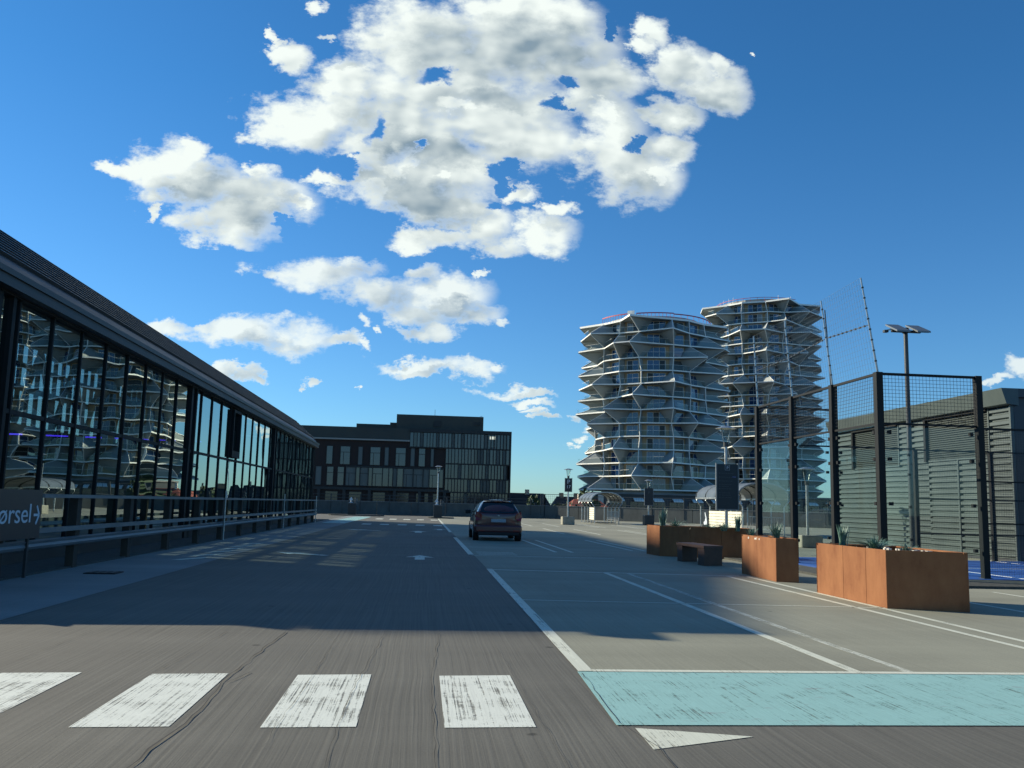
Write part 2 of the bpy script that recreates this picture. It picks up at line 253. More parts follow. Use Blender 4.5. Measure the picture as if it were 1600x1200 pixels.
def glass(name, trans=(.5, .6, .6), ior=1.6, rough=0.0, tintr=(.9, 1, 1), warp=0.0, wscale=0.6, boost=0.0):
    """thin pane: see-through tinted sheet with Fresnel reflection, old panes a little wavy"""
    mt = bpy.data.materials.new(name); mt.use_nodes = True; t = mt.node_tree; t.nodes.remove(t.nodes['Principled BSDF'])
    fr = N(t, 'ShaderNodeFresnel'); ge = N(t, 'ShaderNodeNewGeometry'); t.links.new(math_(t, 'MULTIPLY_ADD', ge.outputs['Backfacing'], 1/ior-ior, ior), fr.inputs['IOR']); tr = N(t, 'ShaderNodeBsdfTransparent'); tr.inputs[0].default_value = (*trans, 1)
    gl = N(t, 'ShaderNodeBsdfGlossy', i_Roughness=rough); gl.inputs['Color'].default_value = (*tintr, 1)
    if warp:
        tcn = N(t, 'ShaderNodeTexCoord'); oi = N(t, 'ShaderNodeObjectInfo')
        off = vmath(t, 'SCALE', (13.0, 7.0, 5.0)); t.links.new(oi.outputs['Random'], off.inputs['Scale'])
        ad = vmath(t, 'ADD', tcn.outputs['Object'], off.outputs[0])
        nz = N(t, 'ShaderNodeTexNoise', i_Scale=wscale, i_Detail=1.5); t.links.new(ad.outputs[0], nz.inputs['Vector'])
        bp = N(t, 'ShaderNodeBump', i_Strength=1.0, i_Distance=warp); t.links.new(nz.outputs['Fac'], bp.inputs['Height'])
        t.links.new(bp.outputs[0], gl.inputs['Normal'])
    fac = math_(t, 'ADD', fr.outputs[0], boost, clamp=True)
    mx = N(t, 'ShaderNodeMixShader'); t.links.new(fac, mx.inputs[0]); t.links.new(tr.outputs[0], mx.inputs[1]); t.links.new(gl.outputs[0], mx.inputs[2])
    t.links.new(mx.outputs[0], t.nodes['Material Output'].inputs[0])
    return mt

def corten(name):
    mt = bpy.data.materials.new(name); mt.use_nodes = True; t = mt.node_tree; b = t.nodes['Principled BSDF']
    tcn = N(t, 'ShaderNodeTexCoord')
    mp = N(t, 'ShaderNodeMapping'); mp.inputs['Scale'].default_value = (2.2, 2.2, 0.7); t.links.new(tcn.outputs['Object'], mp.inputs[0])
    n1_ = N(t, 'ShaderNodeTexNoise', i_Scale=1.6, i_Detail=7.0, i_Roughness=0.65); t.links.new(mp.outputs[0], n1_.inputs['Vector'])
    n2_ = N(t, 'ShaderNodeTexNoise', i_Scale=2.5, i_Detail=8.0, i_Roughness=0.7); t.links.new(tcn.outputs['Object'], n2_.inputs['Vector'])
    n3_ = N(t, 'ShaderNodeTexNoise', i_Scale=70.0, i_Detail=3.0); t.links.new(tcn.outputs['Object'], n3_.inputs['Vector'])
    s = math_(t, 'ADD', math_(t, 'MULTIPLY', n1_.outputs['Fac'], .55), math_(t, 'ADD', math_(t, 'MULTIPLY', n2_.outputs['Fac'], .35), math_(t, 'MULTIPLY', n3_.outputs['Fac'], .1)))
    cr = N(t, 'ShaderNodeValToRGB'); t.links.new(s, cr.inputs[0])
    e = cr.color_ramp.elements; e[0].position = .30; e[0].color = (.15, .050, .022, 1); e[1].position = .72; e[1].color = (.34, .155, .068, 1)
    k = e.new(.48); k.color = (.25, .105, .046, 1)
    t.links.new(cr.outputs[0], b.inputs['Base Color']); b.inputs['Roughness'].default_value = .78; b.inputs['Specular IOR Level'].default_value = .2
    bp = N(t, 'ShaderNodeBump', i_Strength=.25, i_Distance=.004); t.links.new(n3_.outputs['Fac'], bp.inputs['Height']); t.links.new(bp.outputs[0], b.inputs['Normal'])
    return mt

M = {}
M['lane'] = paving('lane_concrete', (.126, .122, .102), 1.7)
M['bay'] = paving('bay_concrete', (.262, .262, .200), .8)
M['walk'] = paving('walkway_concrete', (.21, .225, .215), .3)
M['white_paint'] = road_paint('white_road_paint', (.74, .77, .68), .75)
M['line_paint'] = road_paint('line_road_paint', (.66, .68, .56), .45)
M['faint_paint'] = road_paint('faint_road_paint', (.60, .62, .52), 1.1)
M['teal_paint'] = road_paint('teal_road_paint', (.29, .52, .49), .5, red=True)
M['crack'] = principled('crack_tar', (.03, .03, .028), .9)
M['corten'] = corten('corten_steel')
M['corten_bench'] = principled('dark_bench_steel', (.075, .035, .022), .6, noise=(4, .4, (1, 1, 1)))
M['soil'] = principled('planter_soil', (.05, .035, .025), .95, noise=(20, .5, (1, 1, 1)), bump=(30, .8, (1, 1, 1)))
M['pebble'] = principled('white_pebble', (.6, .58, .52), .7)
M['leaf'] = principled('blue_green_leaf', (.085, .19, .15), .5, noise=(6, .45, (1, 1, 1)))
M['leaf_pale'] = principled('pale_leaf', (.17, .27, .21), .55, noise=(6, .35, (1, 1, 1)))
M['black_metal'] = principled('black_powder_coat', (.007, .009, .010), .6, spec=.25, noise=(3, .25, (1, 1, .3)))
M['dark_metal'] = principled('dark_grey_metal', (.045, .052, .055), .45, metal=.3, noise=(2, .25, (1, 1, .3)))
M['roof_metal'] = principled('black_roof_metal', (.035, .040, .045), .5, noise=(1.5, .3, (1, .2, 1)))
M['steel'] = principled('galvanised_steel', (.42, .44, .44), .35, metal=.8, noise=(6, .25, (1, 1, 1)))
M['rail_wood'] = principled('dark_timber_post', (.045, .034, .024), .8, noise=(4, .4, (1, 1, .3)))
M['rail_metal'] = principled('grey_guard_rail', (.17, .19, .20), .5, metal=.3, noise=(3, .3, (1, .2, 1)))
M['facade_glass'] = glass('arcade_glass', (.42, .52, .50), 1.75, tintr=(.86, 1, .98), boost=.28)
M['court_glass'] = glass('court_glass', (.88, .95, .95), 1.4, boost=.0)
M['rail_glass'] = glass('balcony_glass', (.80, .86, .86), 1.35, boost=.0)
M['tower_glass'] = principled('tower_window_glass', (.018, .055, .15), .06, spec=1.0)
M['tower_frame'] = principled('window_frame_white', (.62, .64, .62), .5)
M['tower_dark'] = principled('open_door_dark', (.008, .009, .012), .3)
M['tower_curtain'] = principled('curtained_glass', (.20, .23, .25), .12, spec=.8)
M['tower_white'] = principled('white_coated_edge', (.90, .90, .82), .5, noise=(.5, .06, (1, 1, 1)))
M['tower_panel'] = principled('grey_green_panel', (.30, .33, .32), .6, noise=(.15, .12, (1, 1, 1)))
M['tower_wood'] = principled('tan_cladding', (.42, .30, .17), .75, noise=(.6, .25, (1, 1, .3)))
M['red_fence'] = principled('red_barrier', (.45, .04, .06), .6)
M['podium'] = principled('dark_podium_wall', (.03, .038, .044), .5, noise=(.4, .35, (1, 1, 1)))
M['podium_glass'] = principled('podium_glass', (.015, .02, .025), .08, spec=.8)
M['awning'] = principled('white_awning', (.78, .78, .72), .7)
M['parapet'] = principled('parapet_concrete', (.085, .095, .09), .85, noise=(1.2, .3, (1, 1, .5)), bump=(6, .3, (1, 1, 1)))
M['office_clad'] = principled('olive_grey_cladding', (.045, .052, .044), .65, noise=(.3, .15, (1, 1, 1)))
M['office_brick'] = principled('dark_brown_brick', (.030, .020, .018), .85, noise=(3, .45, (1, 1, 4)), bump=(9, .5, (1, 1, 4)))
M['office_glass'] = principled('office_glass', (.016, .032, .055), .06, spec=1.0)
M['office_blind'] = principled('office_blind', (.085, .105, .105), .3, spec=.6)
M['office_warm'] = principled('lit_office_ceiling', (.7, .7, .55), .6, emis=((.9, .95, .8), .5))
M['office_fin'] = principled('black_fin', (.014, .017, .018), .5)
M['office_trim'] = principled('pale_cornice', (.30, .30, .27), .6)
M['corr'] = principled('green_grey_corrugated_steel', (.070, .093, .087), .5, noise=(.9, .14, (1, 1, .4)))
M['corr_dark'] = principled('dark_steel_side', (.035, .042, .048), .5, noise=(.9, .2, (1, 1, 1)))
M['louvre'] = principled('louvre_blade', (.055, .068, .060), .5)
M['void'] = principled('dark_void', (.006, .007, .007), .9)
M['court_blue'] = principled('blue_court_carpet', (.015, .095, .36), .75, noise=(9, .15, (1, 1, 1)))
M['court_line'] = principled('court_line_white', (.65, .68, .70), .8)
M['kerb'] = principled('dark_kerb', (.055, .058, .05), .85, noise=(12, .5, (1, 1, 1)), bump=(25, .5, (1, 1, 1)))
M['white_slat'] = principled('white_slat', (.72, .70, .56), .6, noise=(2, .1, (1, 1, 1)))
M['vault'] = principled('grey_polycarbonate', (.10, .12, .135), .35, noise=(2, .2, (1, 1, 1)))
M['sign_black'] = principled('sign_black', (.012, .017, .024), .35)
M['sign_grey'] = principled('sign_frame_grey', (.16, .18, .19), .4, metal=.3)
M['sign_white'] = principled('sign_lettering', (.55, .62, .68), .6)
M['sign_dim'] = principled('dim_lettering', (.055, .065, .075), .6)
M['sign_blue'] = principled('small_blue_strip', (.12, .16, .40), .6)
M['lamp_glass'] = glass('lantern_glass', (.85, .88, .85), 1.45)
M['led'] = principled('blue_neon', (.02, .01, .4), .5, emis=((.08, .03, 1.0), 1.6))
M['concrete_block'] = principled('concrete_foot', (.30, .29, .23), .9, noise=(5, .3, (1, 1, 1)))
M['bin'] = principled('black_post_box', (.02, .026, .028), .4)
M['car_red'] = principled('dark_red_car_paint', (.11, .012, .010), .28, spec=.6)
M['car_red'].node_tree.nodes['Principled BSDF'].inputs['Coat Weight'].default_value = .8
M['car_glass'] = principled('car_window', (.008, .010, .012), .06, spec=.7)
M['car_black'] = principled('black_plastic', (.012, .012, .013), .6)
M['tail_light'] = principled('tail_light_red', (.28, .008, .010), .15, spec=.8)
M['plate'] = principled('number_plate', (.35, .38, .42), .4)
M['tyre'] = principled('tyre_rubber', (.014, .014, .015), .85)
M['rim'] = principled('wheel_rim', (.32, .33, .34), .3, metal=.8)
M['roof_tile'] = principled('dark_slate_roof', (.035, .037, .040), .8, noise=(.6, .3, (1, 1, 1)))
M['red_tile'] = principled('red_tile_roof', (.24, .055, .035), .85, noise=(.8, .3, (1, 1, 1)))
M['cream'] = principled('cream_render', (.62, .58, .48), .85, noise=(.3, .1, (1, 1, 1)))
M['yellow_brick'] = principled('yellow_brick', (.38, .30, .20), .9, noise=(.5, .2, (1, 1, 1)))
M['far_grey'] = principled('far_grey_wall', (.16, .17, .17), .9, noise=(.2, .2, (1, 1, 1)))
M['city'] = principled('city_ground', (.11, .11, .10), .95, noise=(.02, .3, (1, 1, 1)))
M['tree'] = principled('tree_leaves', (.045, .075, .03), .8, noise=(1, .5, (1, 1, 1)))
M['bark'] = principled('bark', (.08, .06, .045), .9)
M['interior'] = principled('arcade_interior', (.05, .055, .05), .8, noise=(.4, .4, (1, 1, 1)))
M['interior_floor'] = principled('arcade_floor', (.10, .10, .09), .5)
M['pale_panel'] = principled('pale_interior_sheet', (.20, .36, .34), .6)
M['wire'] = principled('mesh_wire', (.05, .062, .068), .5)
M['net'] = principled('net_cord', (.10, .14, .18), .8)

# ------------------------------------------------------------------ mesh helpers
class MB:
    def __init__(s): s.v = []; s.f = []; s.m = []; s.mats = []
    def mi(s, mat):
        mat = M[mat] if isinstance(mat, str) else mat
        if mat not in s.mats: s.mats.append(mat)
        return s.mats.index(mat)
    def poly(s, pts, faces, mat):
        k = len(s.v); i = s.mi(mat); s.v += [tuple(p) for p in pts]
        for f in faces: s.f.append([k+a for a in f]); s.m.append(i)
        return s
    def box(s, x0, x1, y0, y1, z0, z1, mat):
        p = [(x0, y0, z0), (x1, y0, z0), (x1, y1, z0), (x0, y1, z0), (x0, y0, z1), (x1, y0, z1), (x1, y1, z1), (x0, y1, z1)]
        return s.poly(p, [(0, 3, 2, 1), (4, 5, 6, 7), (0, 1, 5, 4), (1, 2, 6, 5), (2, 3, 7, 6), (3, 0, 4, 7)], mat)
    def beam(s, p, q, w, h, mat, upv=(0, 0, 1)):
        """rectangular bar from p to q: w across, h along upv"""
        p = Vector(p); q = Vector(q); d = (q-p).normalized(); u = Vector(upv)
        a = d.cross(u)
        if a.length < 1e-4: a = d.cross(Vector((1, 0, 0)))
        a.normalize(); b = a.cross(d).normalized(); a *= w/2; b *= h/2
        P = [p-a-b, p+a-b, p+a+b, p-a+b, q-a-b, q+a-b, q+a+b, q-a+b]
        return s.poly(P, [(0, 1, 2, 3), (7, 6, 5, 4), (0, 4, 5, 1), (1, 5, 6, 2), (2, 6, 7, 3), (3, 7, 4, 0)], mat)
    def cyl(s, p, q, r0, r1=None, n=10, mat='steel', caps=True):
        r1 = r0 if r1 is None else r1
        p = Vector(p); q = Vector(q); d = (q-p).normalized()
        a = d.cross(Vector((0, 0, 1)));
        if a.length < 1e-4: a = Vector((1, 0, 0))
        a.normalize(); b = d.cross(a)
        P = []
        for i in range(n):
            t = 2*math.pi*i/n; o = a*math.cos(t)+b*math.sin(t); P += [p+o*r0, q+o*r1]
        F = [(2*i, 2*((i+1) % n), 2*((i+1) % n)+1, 2*i+1) for i in range(n)]
        if caps: F += [tuple(2*i for i in range(n))[::-1], tuple(2*i+1 for i in range(n))]
        return s.poly(P, F, mat)
    def prism(s, pts, z0, z1, mat):
        n = len(pts); P = [(x, y, z0) for x, y in pts]+[(x, y, z1) for x, y in pts]
        F = [tuple(range(n))[::-1], tuple(range(n, 2*n))]+[(i, (i+1) % n, n+(i+1) % n, n+i) for i in range(n)]
        return s.poly(P, F, mat)
    def sheet(s, pts, z, mat):
        return s.poly([(x, y, z) for x, y in pts], [tuple(range(len(pts)))], mat)
    def build(s, name, parent=None, smooth=False, loc=None, origin=None):
        """vertices are in world space when origin is None (the parent's place is taken off), else already local"""
        o0 = Vector((0, 0, 0)) if origin == 'local' else wloc(parent)
        me = bpy.data.meshes.new(name)
        me.from_pydata([tuple(Vector(p)-o0) for p in s.v], [], s.f)
        for mt in s.mats: me.materials.append(mt)
        me.polygons.foreach_set('material_index', s.m)
        if smooth: me.polygons.foreach_set('use_smooth', [True]*len(me.polygons))
        me.update()
        o = bpy.data.objects.new(name, me); C.objects.link(o)
        if parent: o.parent = parent
        if loc: o.location = loc
        return o
def wloc(o):
    v = Vector((0, 0, 0))
    while o: v = v+Vector(o.location); o = o.parent
    return v
def thing(name, label, cat, loc=(0, 0, 0), group=None, rz=0):
    o = bpy.data.objects.new(name, None); C.objects.link(o); o.location = loc; o.rotation_euler = (0, 0, rz)
    o.empty_display_size = .2; o['label'] = label; o['category'] = cat
    if group: o['group'] = group
    return o
def tag(o, label, cat, group=None):
    o['label'] = label; o['category'] = cat
    if group: o['group'] = group
    return o
def struct(o): o['kind'] = 'structure'; return o
def stuff(o): o['kind'] = 'stuff'; return o
def share(o, name, parent, loc=None):
    """another object on the same mesh"""
    c = bpy.data.objects.new(name, o.data); C.objects.link(c); c.parent = parent
    if loc is not None: c.location = loc
    return c
def dup(root, loc, label, rz=None):
    r = root.copy(); C.objects.link(r); r.location = loc; r['label'] = label
    if rz is not None: r.rotation_euler = (0, 0, rz)
    for ch in list(root.children):
        c = ch.copy(); C.objects.link(c); c.parent = r
        for g in ch.children:
            d = g.copy(); C.objects.link(d); d.parent = c
    return r
def text(name, s, parent, mat, size, mw, align='LEFT', extr=.002):
    cu_ = bpy.data.curves.new(name, 'FONT'); cu_.body = s; cu_.size = size; cu_.extrude = extr; cu_.align_x = align
    cu_.materials.append(M[mat])
    t_ = bpy.data.objects.new(name, cu_); C.objects.link(t_)
    dg = bpy.context.evaluated_depsgraph_get(); me = bpy.data.meshes.new_from_object(t_.evaluated_get(dg)); bpy.data.objects.remove(t_)
    o = bpy.data.objects.new(name, me); C.objects.link(o); o.parent = parent
    o.matrix_basis = mw
    return o
# ================================================================== SETTING
b = MB(); b.sheet([(-6000, -6000), (6000, -6000), (6000, 6000), (-6000, 6000)], -9.0, 'city'); struct(b.build('ground'))
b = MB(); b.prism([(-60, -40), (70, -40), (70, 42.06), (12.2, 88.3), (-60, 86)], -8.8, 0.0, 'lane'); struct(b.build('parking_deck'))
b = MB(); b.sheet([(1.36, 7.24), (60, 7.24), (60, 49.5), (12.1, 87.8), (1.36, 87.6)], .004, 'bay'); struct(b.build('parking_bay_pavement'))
b = MB(); b.sheet([(-6.1, -12), (-4.22, -12), (-4.22, 84), (-6.1, 84)], .004, 'walk'); struct(b.build('footpath'))
b = MB(); b.box(-7.28, -6.1, -12, 61, -.02, .03, 'kerb'); struct(b.build('kerb'))

def mark(name, pts, mat, z=.007):
    o = MB(); o.sheet(pts, z, mat); return struct(o.build(name))
def lineY(x0, y0, x1, y1, wd, mat='line_paint', z=.007):
    dx, dy = x1-x0, y1-y0; l = math.hypot(dx, dy); nx, ny = -dy/l*wd/2, dx/l*wd/2
    return mark('road_line', [(x0+nx, y0+ny), (x0-nx, y0-ny), (x1-nx, y1-ny), (x1+nx, y1+ny)], mat, z)
# zebra crossing close to the camera and the far one, stripe by stripe
for x in (-6.1, -5.05, -4.0, -2.97, -1.92, -.87, .18):
    mark('zebra_stripe', [(x, 5.44), (x+.54, 5.46), (x+.54, 7.06), (x, 7.02)], 'white_paint', .0035)
for i in range(6):
    for y0, y1 in ((50.6, 52.6), (65.8, 68.6)):
        x = -3.3+i*1.0; mark('zebra_stripe', [(x, y0), (x+.5, y0), (x+.5, y1), (x, y1)], 'line_paint', .0035)
# bays
mark('teal_band', [(1.27, 7.22), (1.21, 5.50), (13, 5.50), (13, 7.22)], 'teal_paint', .006)
lineY(1.40, 7.26, 13, 7.22, .09, 'line_paint', .009)
mark('triangle_mark', [(1.31, 5.44), (1.30, 4.97), (1.96, 5.24)], 'line_paint', .0035)
lineY(1.40, 18.3, 1.34, 7.24, .12)
lineY(3.66, 17.8, 3.60, 7.27, .10)
lineY(4.10, 17.8, 4.06, 7.27, .09, 'faint_paint')
lineY(6.02, 17.4, 6.03, 7.27, .09)
lineY(6.42, 17.4, 6.34, 7.27, .09)
lineY(8.2, 14.4, 8.5, 7.3, .09); lineY(9.86, 14.9, 9.95, 8.5, .09)
lineY(1.34, 18.1, 6.3, 17.5, .10)
lineY(1.4, 12.5, 6.45, 12.15, .05, 'line_paint')
lineY(1.30, 22.9, 4.9, 22.7, .08)
lineY(1.30, 34.5, 1.30, 23.2, .14)
for k in range(3): lineY(1.5, 23.4+k*.55, 2.5, 23.4+k*.55, .13)
lineY(3.75, 33.5, 3.78, 25.2, .10); lineY(4.25, 33.5, 4.25, 25.2, .10)
lineY(6.3, 34.5, 6.35, 26.9, .10); lineY(6.75, 34.5, 6.75, 26.9, .09)
lineY(1.35, 72, 1.32, 40.5, .13)
for x in (6.7, 8.4, 10.9, 11.3, 13.4, 13.8, 15.9):
    lineY(x+.1, 50.2, x-.1, 41.5, .11)
    lineY(x+.2, 64.0, x+.1, 55.5, .11)
lineY(6.6, 50.4, 18, 50.4, .10); lineY(6.6, 55.3, 20, 55.3, .12)
# teal hatch at the far end of the footpath
mark('teal_patch', [(-5.6, 52), (-4.3, 52), (-4.0, 74), (-5.3, 74)], 'teal_paint', .006)
for k in range(6): lineY(-4.95, 19.2+k*1.35, -4.55, 20.1+k*1.35, .22, 'line_paint', .009)
def arrow(x, y, s, rot=0):
    P = [(-.12, -.9), (-.12, .1), (-.36, .02), (0, .9), (.36, .02), (.12, .1), (.12, -.9)]
    c, sn = math.cos(rot), math.sin(rot)
    mark('arrow_mark', [(x+s*(a*c-b_*sn), y+s*(a*sn+b_*c)) for a, b_ in P], 'line_paint')
arrow(0.0, 21.6, .95); arrow(-2.85, 22.2, .95, R(52)); arrow(-.1, 40, 1.25); arrow(-2.6, 41, 1.2, R(50)); arrow(.9, 44, 1.0)
# cracks and joints in the concrete, thin jagged strips
rc = random.Random(3)
def crack(pts, wd, jit=.012):
    P = []
    for (xa, ya), (xb, yb) in zip(pts[:-1], pts[1:]):
        n = max(2, int(math.hypot(xb-xa, yb-ya)/.16))
        for i in range(n): t = i/n; P.append((xa+(xb-xa)*t+rc.uniform(-jit, jit), ya+(yb-ya)*t))
    P.append(pts[-1]); bm_ = MB(); vs = []
    for (x, y) in P:
        w_ = wd*rc.uniform(.10, .55)/2; vs += [(x-w_, y, .0095), (x+w_, y, .0095)]
    bm_.poly(vs, [(2*i, 2*i+1, 2*i+3, 2*i+2) for i in range(len(P)-1)], 'crack'); struct(bm_.build('crack'))
crack([(-1.27, 9.2), (-1.30, 8.7), (-1.36, 6.9), (-1.30, 5.7), (-1.34, 4.98), (-1.36, 4.4)], .022, .013)
crack([(-1.25, 7.1), (-1.32, 6.7)], .02, .02)
crack([(-.32, 9.2), (-.44, 6.06), (-.42, 4.4)], .009, .009)
crack([(.22, 9.2), (.12, 6.93), (.12, 4.4)], .012, .009)
crack([(-1.84, 9.2), (-1.9, 7.24)], .010, .006)

crack([(-3.1, 9.2), (-3.05, 6.0)], .008, .006)
crack([(1.30, 7.15), (1.24, 5.54), (1.34, 5.0), (1.31, 4.5)], .014, .008)
crack([(-.75, 9.2), (-.78, 5.0)], .006); crack([(.72, 9.2), (.78, 4.6)], .005)

# drain cover on the footpath
b = MB(); b.box(-5.45, -4.95, 15.5, 15.95, .004, .02, 'black_metal')
o = b.build('drain_cover'); tag(o, 'small dark drain cover set into the footpath by the railing', 'drain cover')
for k in range(4):
    s_ = MB(); s_.box(-5.42+k*.115, -5.35+k*.115, 15.54, 15.91, .02, .026, 'dark_metal'); s_.build('bar', o)

# ------------------------------------------------------------------ parapet and its fence
par = thing('parapet_wall', 'long dark concrete parapet wall closing off the far edge of the parking deck', 'wall', (-14, 86, 0))
def wall_run(p, q, n, h=1.22):
    for i in range(n):
        a = Vector(p).lerp(Vector(q), i/n); c = Vector(p).lerp(Vector(q), (i+1)/n); d = (c-a).normalized()*.02
        bb = MB(); bb.beam((a.x+d.x, a.y+d.y, h/2), (c.x-d.x, c.y-d.y, h/2), .22, h, 'parapet'); bb.build('panel', par)
        bb = MB(); bb.beam((a.x, a.y, h+.03), (c.x, c.y, h+.03), .28, .06, 'far_grey'); bb.build('coping', par)
wall_run((-14, 86.2), (12, 88), 8); wall_run((12, 88), (60, 49.8), 16)
fen = thing('parapet_fence', 'thin metal railing on dark posts standing on the far parapet wall', 'fence', (-14, 86, 1.2))
def fence_run(p, q, n, top, mesh_from=2.0):
    P = [Vector(p).lerp(Vector(q), i/n) for i in range(n+1)]
    for a in P:
        bb = MB(); bb.box(a.x-.05, a.x+.05, a.y-.14, a.y-.06, .3, top+.05, 'dark_metal'); bb.build('post', fen)
    for z in (top, 1.55 if top < 2 else 1.45):
        bb = MB(); bb.beam((P[0].x, P[0].y-.1, z), (P[-1].x, P[-1].y-.1, z), .05, .05, 'dark_metal'); bb.build('rail', fen)
    if top > 2:
        for a, c in zip(P[:-1], P[1:]):
            bb = MB(); k = 12
            for i in range(1, k):
                p_ = a.lerp(c, i/k); bb.beam((p_.x, p_.y-.1, 1.3), (p_.x, p_.y-.1, top), .012, .012, 'wire')
            for i in range(1, 5):
                z = 1.3+i*(top-1.3)/5; bb.beam((a.x, a.y-.1, z), (c.x, c.y-.1, z), .012, .012, 'wire')
            bb.build('mesh_panel', fen)
fence_run((-14, 86.2), (10.6, 87.9), 9, 1.85)
fence_run((11.6, 88), (12, 88), 1, 2.35); fence_run((12, 88), (16, 84.8), 2, 2.35); fence_run((16, 84.8), (60, 49.8), 18, 2.2)

# ================================================================== GLASS ARCADE (left)
YA, YB = 15.6, 60.6
arc = thing('glass_arcade', 'long glass arcade building with black mullions and a dark sloping metal roof', 'building', (-7.3, 16, 0))
b = MB(); b.box(-12.0, -7.42, YA, YB, 0, .06, 'interior_floor'); b.build('floor', arc)
b = MB(); b.box(-7.38, -7.22, YA, YB, 0, .30, 'dark_metal'); b.build('plinth', arc)
b = MB(); b.box(-7.36, -7.27, YA, YB, 2.66, 2.74, 'black_metal'); b.build('transom', arc)
b = MB(); b.box(-7.36, -7.20, YA, YB, 4.68, 4.86, 'black_metal'); b.build('head_beam', arc)
ys = [16.5-1.5+1.5*n for n in range(0, 32)]
mul = None; pane_lo = pane_up = None
cols = (28.6, 44.6)
for y in ys:
    if y < YA or y > YB: continue
    if mul is None:
        b = MB(); b.box(-.09, .0, -.028, .028, .3, 4.68, 'black_metal'); mul = b.build('mullion', arc, origin='local', loc=(.04, y-16, 0))
    else: share(mul, 'mullion', arc, (.04, y-16, 0))
def warped_pane(z0, z1, seed):
    """a sheet of glass that is very slightly out of flat, as float glass panes are"""
    rw_ = random.Random(seed); ny, nz = 5, 9; ph = [rw_.uniform(0, 6.28) for _ in range(4)]; am = rw_.uniform(.5, 1.2)
    P = []
    for i in range(nz+1):
        for j in range(ny+1):
            u, v = j/ny, i/nz
            d = am*(.0022*math.sin(math.pi*u)*math.sin(math.pi*v)*math.copysign(1, math.sin(ph[3]))+.0007*math.sin(5*v+ph[0])*math.sin(3*u+ph[1])+.0004*math.sin(11*v+ph[2]))
            P.append((d, .03+1.44*u, z0+(z1-z0)*v))
    b = MB(); b.poly(P, [(i*(ny+1)+j, i*(ny+1)+j+1, (i+1)*(ny+1)+j+1, (i+1)*(ny+1)+j) for i in range(nz) for j in range(ny)], 'facade_glass')
    return b
variants = {}
for i, y in enumerate(ys):
    if y < 16.4 or y > YB-.5: continue
    for kind, z0, z1 in (('lo', .3, 2.66), ('up', 2.74, 4.68)):
        vk = (kind, (i*7+(3 if kind == 'up' else 0)) % 5)
        if vk not in variants: variants[vk] = warped_pane(z0, z1, i*3+len(kind)+int(z0)).build('pane', arc, smooth=True, origin='local', loc=(0, y-16, 0)); o = variants[vk]
        else: o = share(variants[vk], 'pane', arc, (0, y-16, 0))
        o.rotation_euler = (0, R(rc.uniform(-.12, .12)), R(rc.uniform(-.15, .15)))
b = MB(); b.poly([(-7.3, YA, .3), (-7.3, 16.5, .3), (-7.3, 16.5, 4.68), (-7.3, YA, 4.68)], [(0, 1, 2, 3)], 'facade_glass'); b.build('pane', arc)
# opening vent frame in one upper bay
b = MB()
for (a, c, z0, z1) in ((34.6, 34.72, 2.8, 4.6), (35.88, 36.0, 2.8, 4.6)): b.box(-7.30, -7.16, a, c, z0, z1, 'black_metal')
b.box(-7.30, -7.16, 34.72, 35.88, 4.5, 4.6, 'black_metal'); b.box(-7.30, -7.16, 34.72, 35.88, 2.8, 3.05, 'black_metal'); b.build('vent_frame', arc)
for y in cols + (60.4, 15.62):
    b = MB(); b.box(-7.62, -7.22, y-.10, y+.10, 0.0, 4.7, 'black_metal'); b.box(-7.62, -7.22, y+.5, y+.62, 0.0, 4.7, 'black_metal'); b.build('column', arc)
# end walls
for y in (YA-.05, YB):
    b = MB(); b.box(-12, -7.7, y, y+.05, 0, 4.8, 'dark_metal'); b.build('end_wall', arc)
# roof: gutter, sloping sheet, ridge cap, back slope
EX, EZ, RX, RZ = -7.0, 4.86, -8.6, 6.42
b = MB(); b.box(EX-.22, EX, 14.4, YB+.4, 4.72, 4.92, 'roof_metal'); b.box(EX-.08, EX+.04, 14.4, YB+.4, 4.90, 5.0, 'dark_metal'); b.build('gutter', arc)
b = MB(); xs = [(EX-.02, 4.93), (-7.25, 5.22), (RX, RZ), (-9.0, RZ+.04), (-12.3, 6.0), (-12.3, 5.85), (-9.0, 6.25), (-8.5, 6.2), (-7.3, 5.0), (EX-.2, 4.86)]
n = len(xs); YN = [14.9, 15.2, 16.5, 16.55, 16.0, 15.9, 16.3, 16.25, 14.95, 14.9]; P = [(x, yn, z) for (x, z), yn in zip(xs, YN)]+[(x, YB+.4, z) for x, z in xs]
b.poly(P, [tuple(range(n)), tuple(range(n, 2*n))[::-1]]+[(i, n+i, n+(i+1) % n, (i+1) % n) for i in range(n)], 'roof_metal'); b.build('roof', arc)
for k in range(9):
    t = .14+k*.105; x = -7.25+(RX+7.25)*t; z = 5.22+(RZ-5.22)*t
    b = MB(); b.beam((x+.02, 15.2+1.3*t, z+.03), (x+.02, YB+.4, z+.03), .045, .07, 'dark_metal', upv=(.66, 0, .75)); b.build('roof_batten', arc)
b = MB(); b.box(RX-.25, RX+.03, 16.5, YB+.4, RZ-.02, RZ+.06, 'dark_metal'); b.build('ridge_cap', arc)
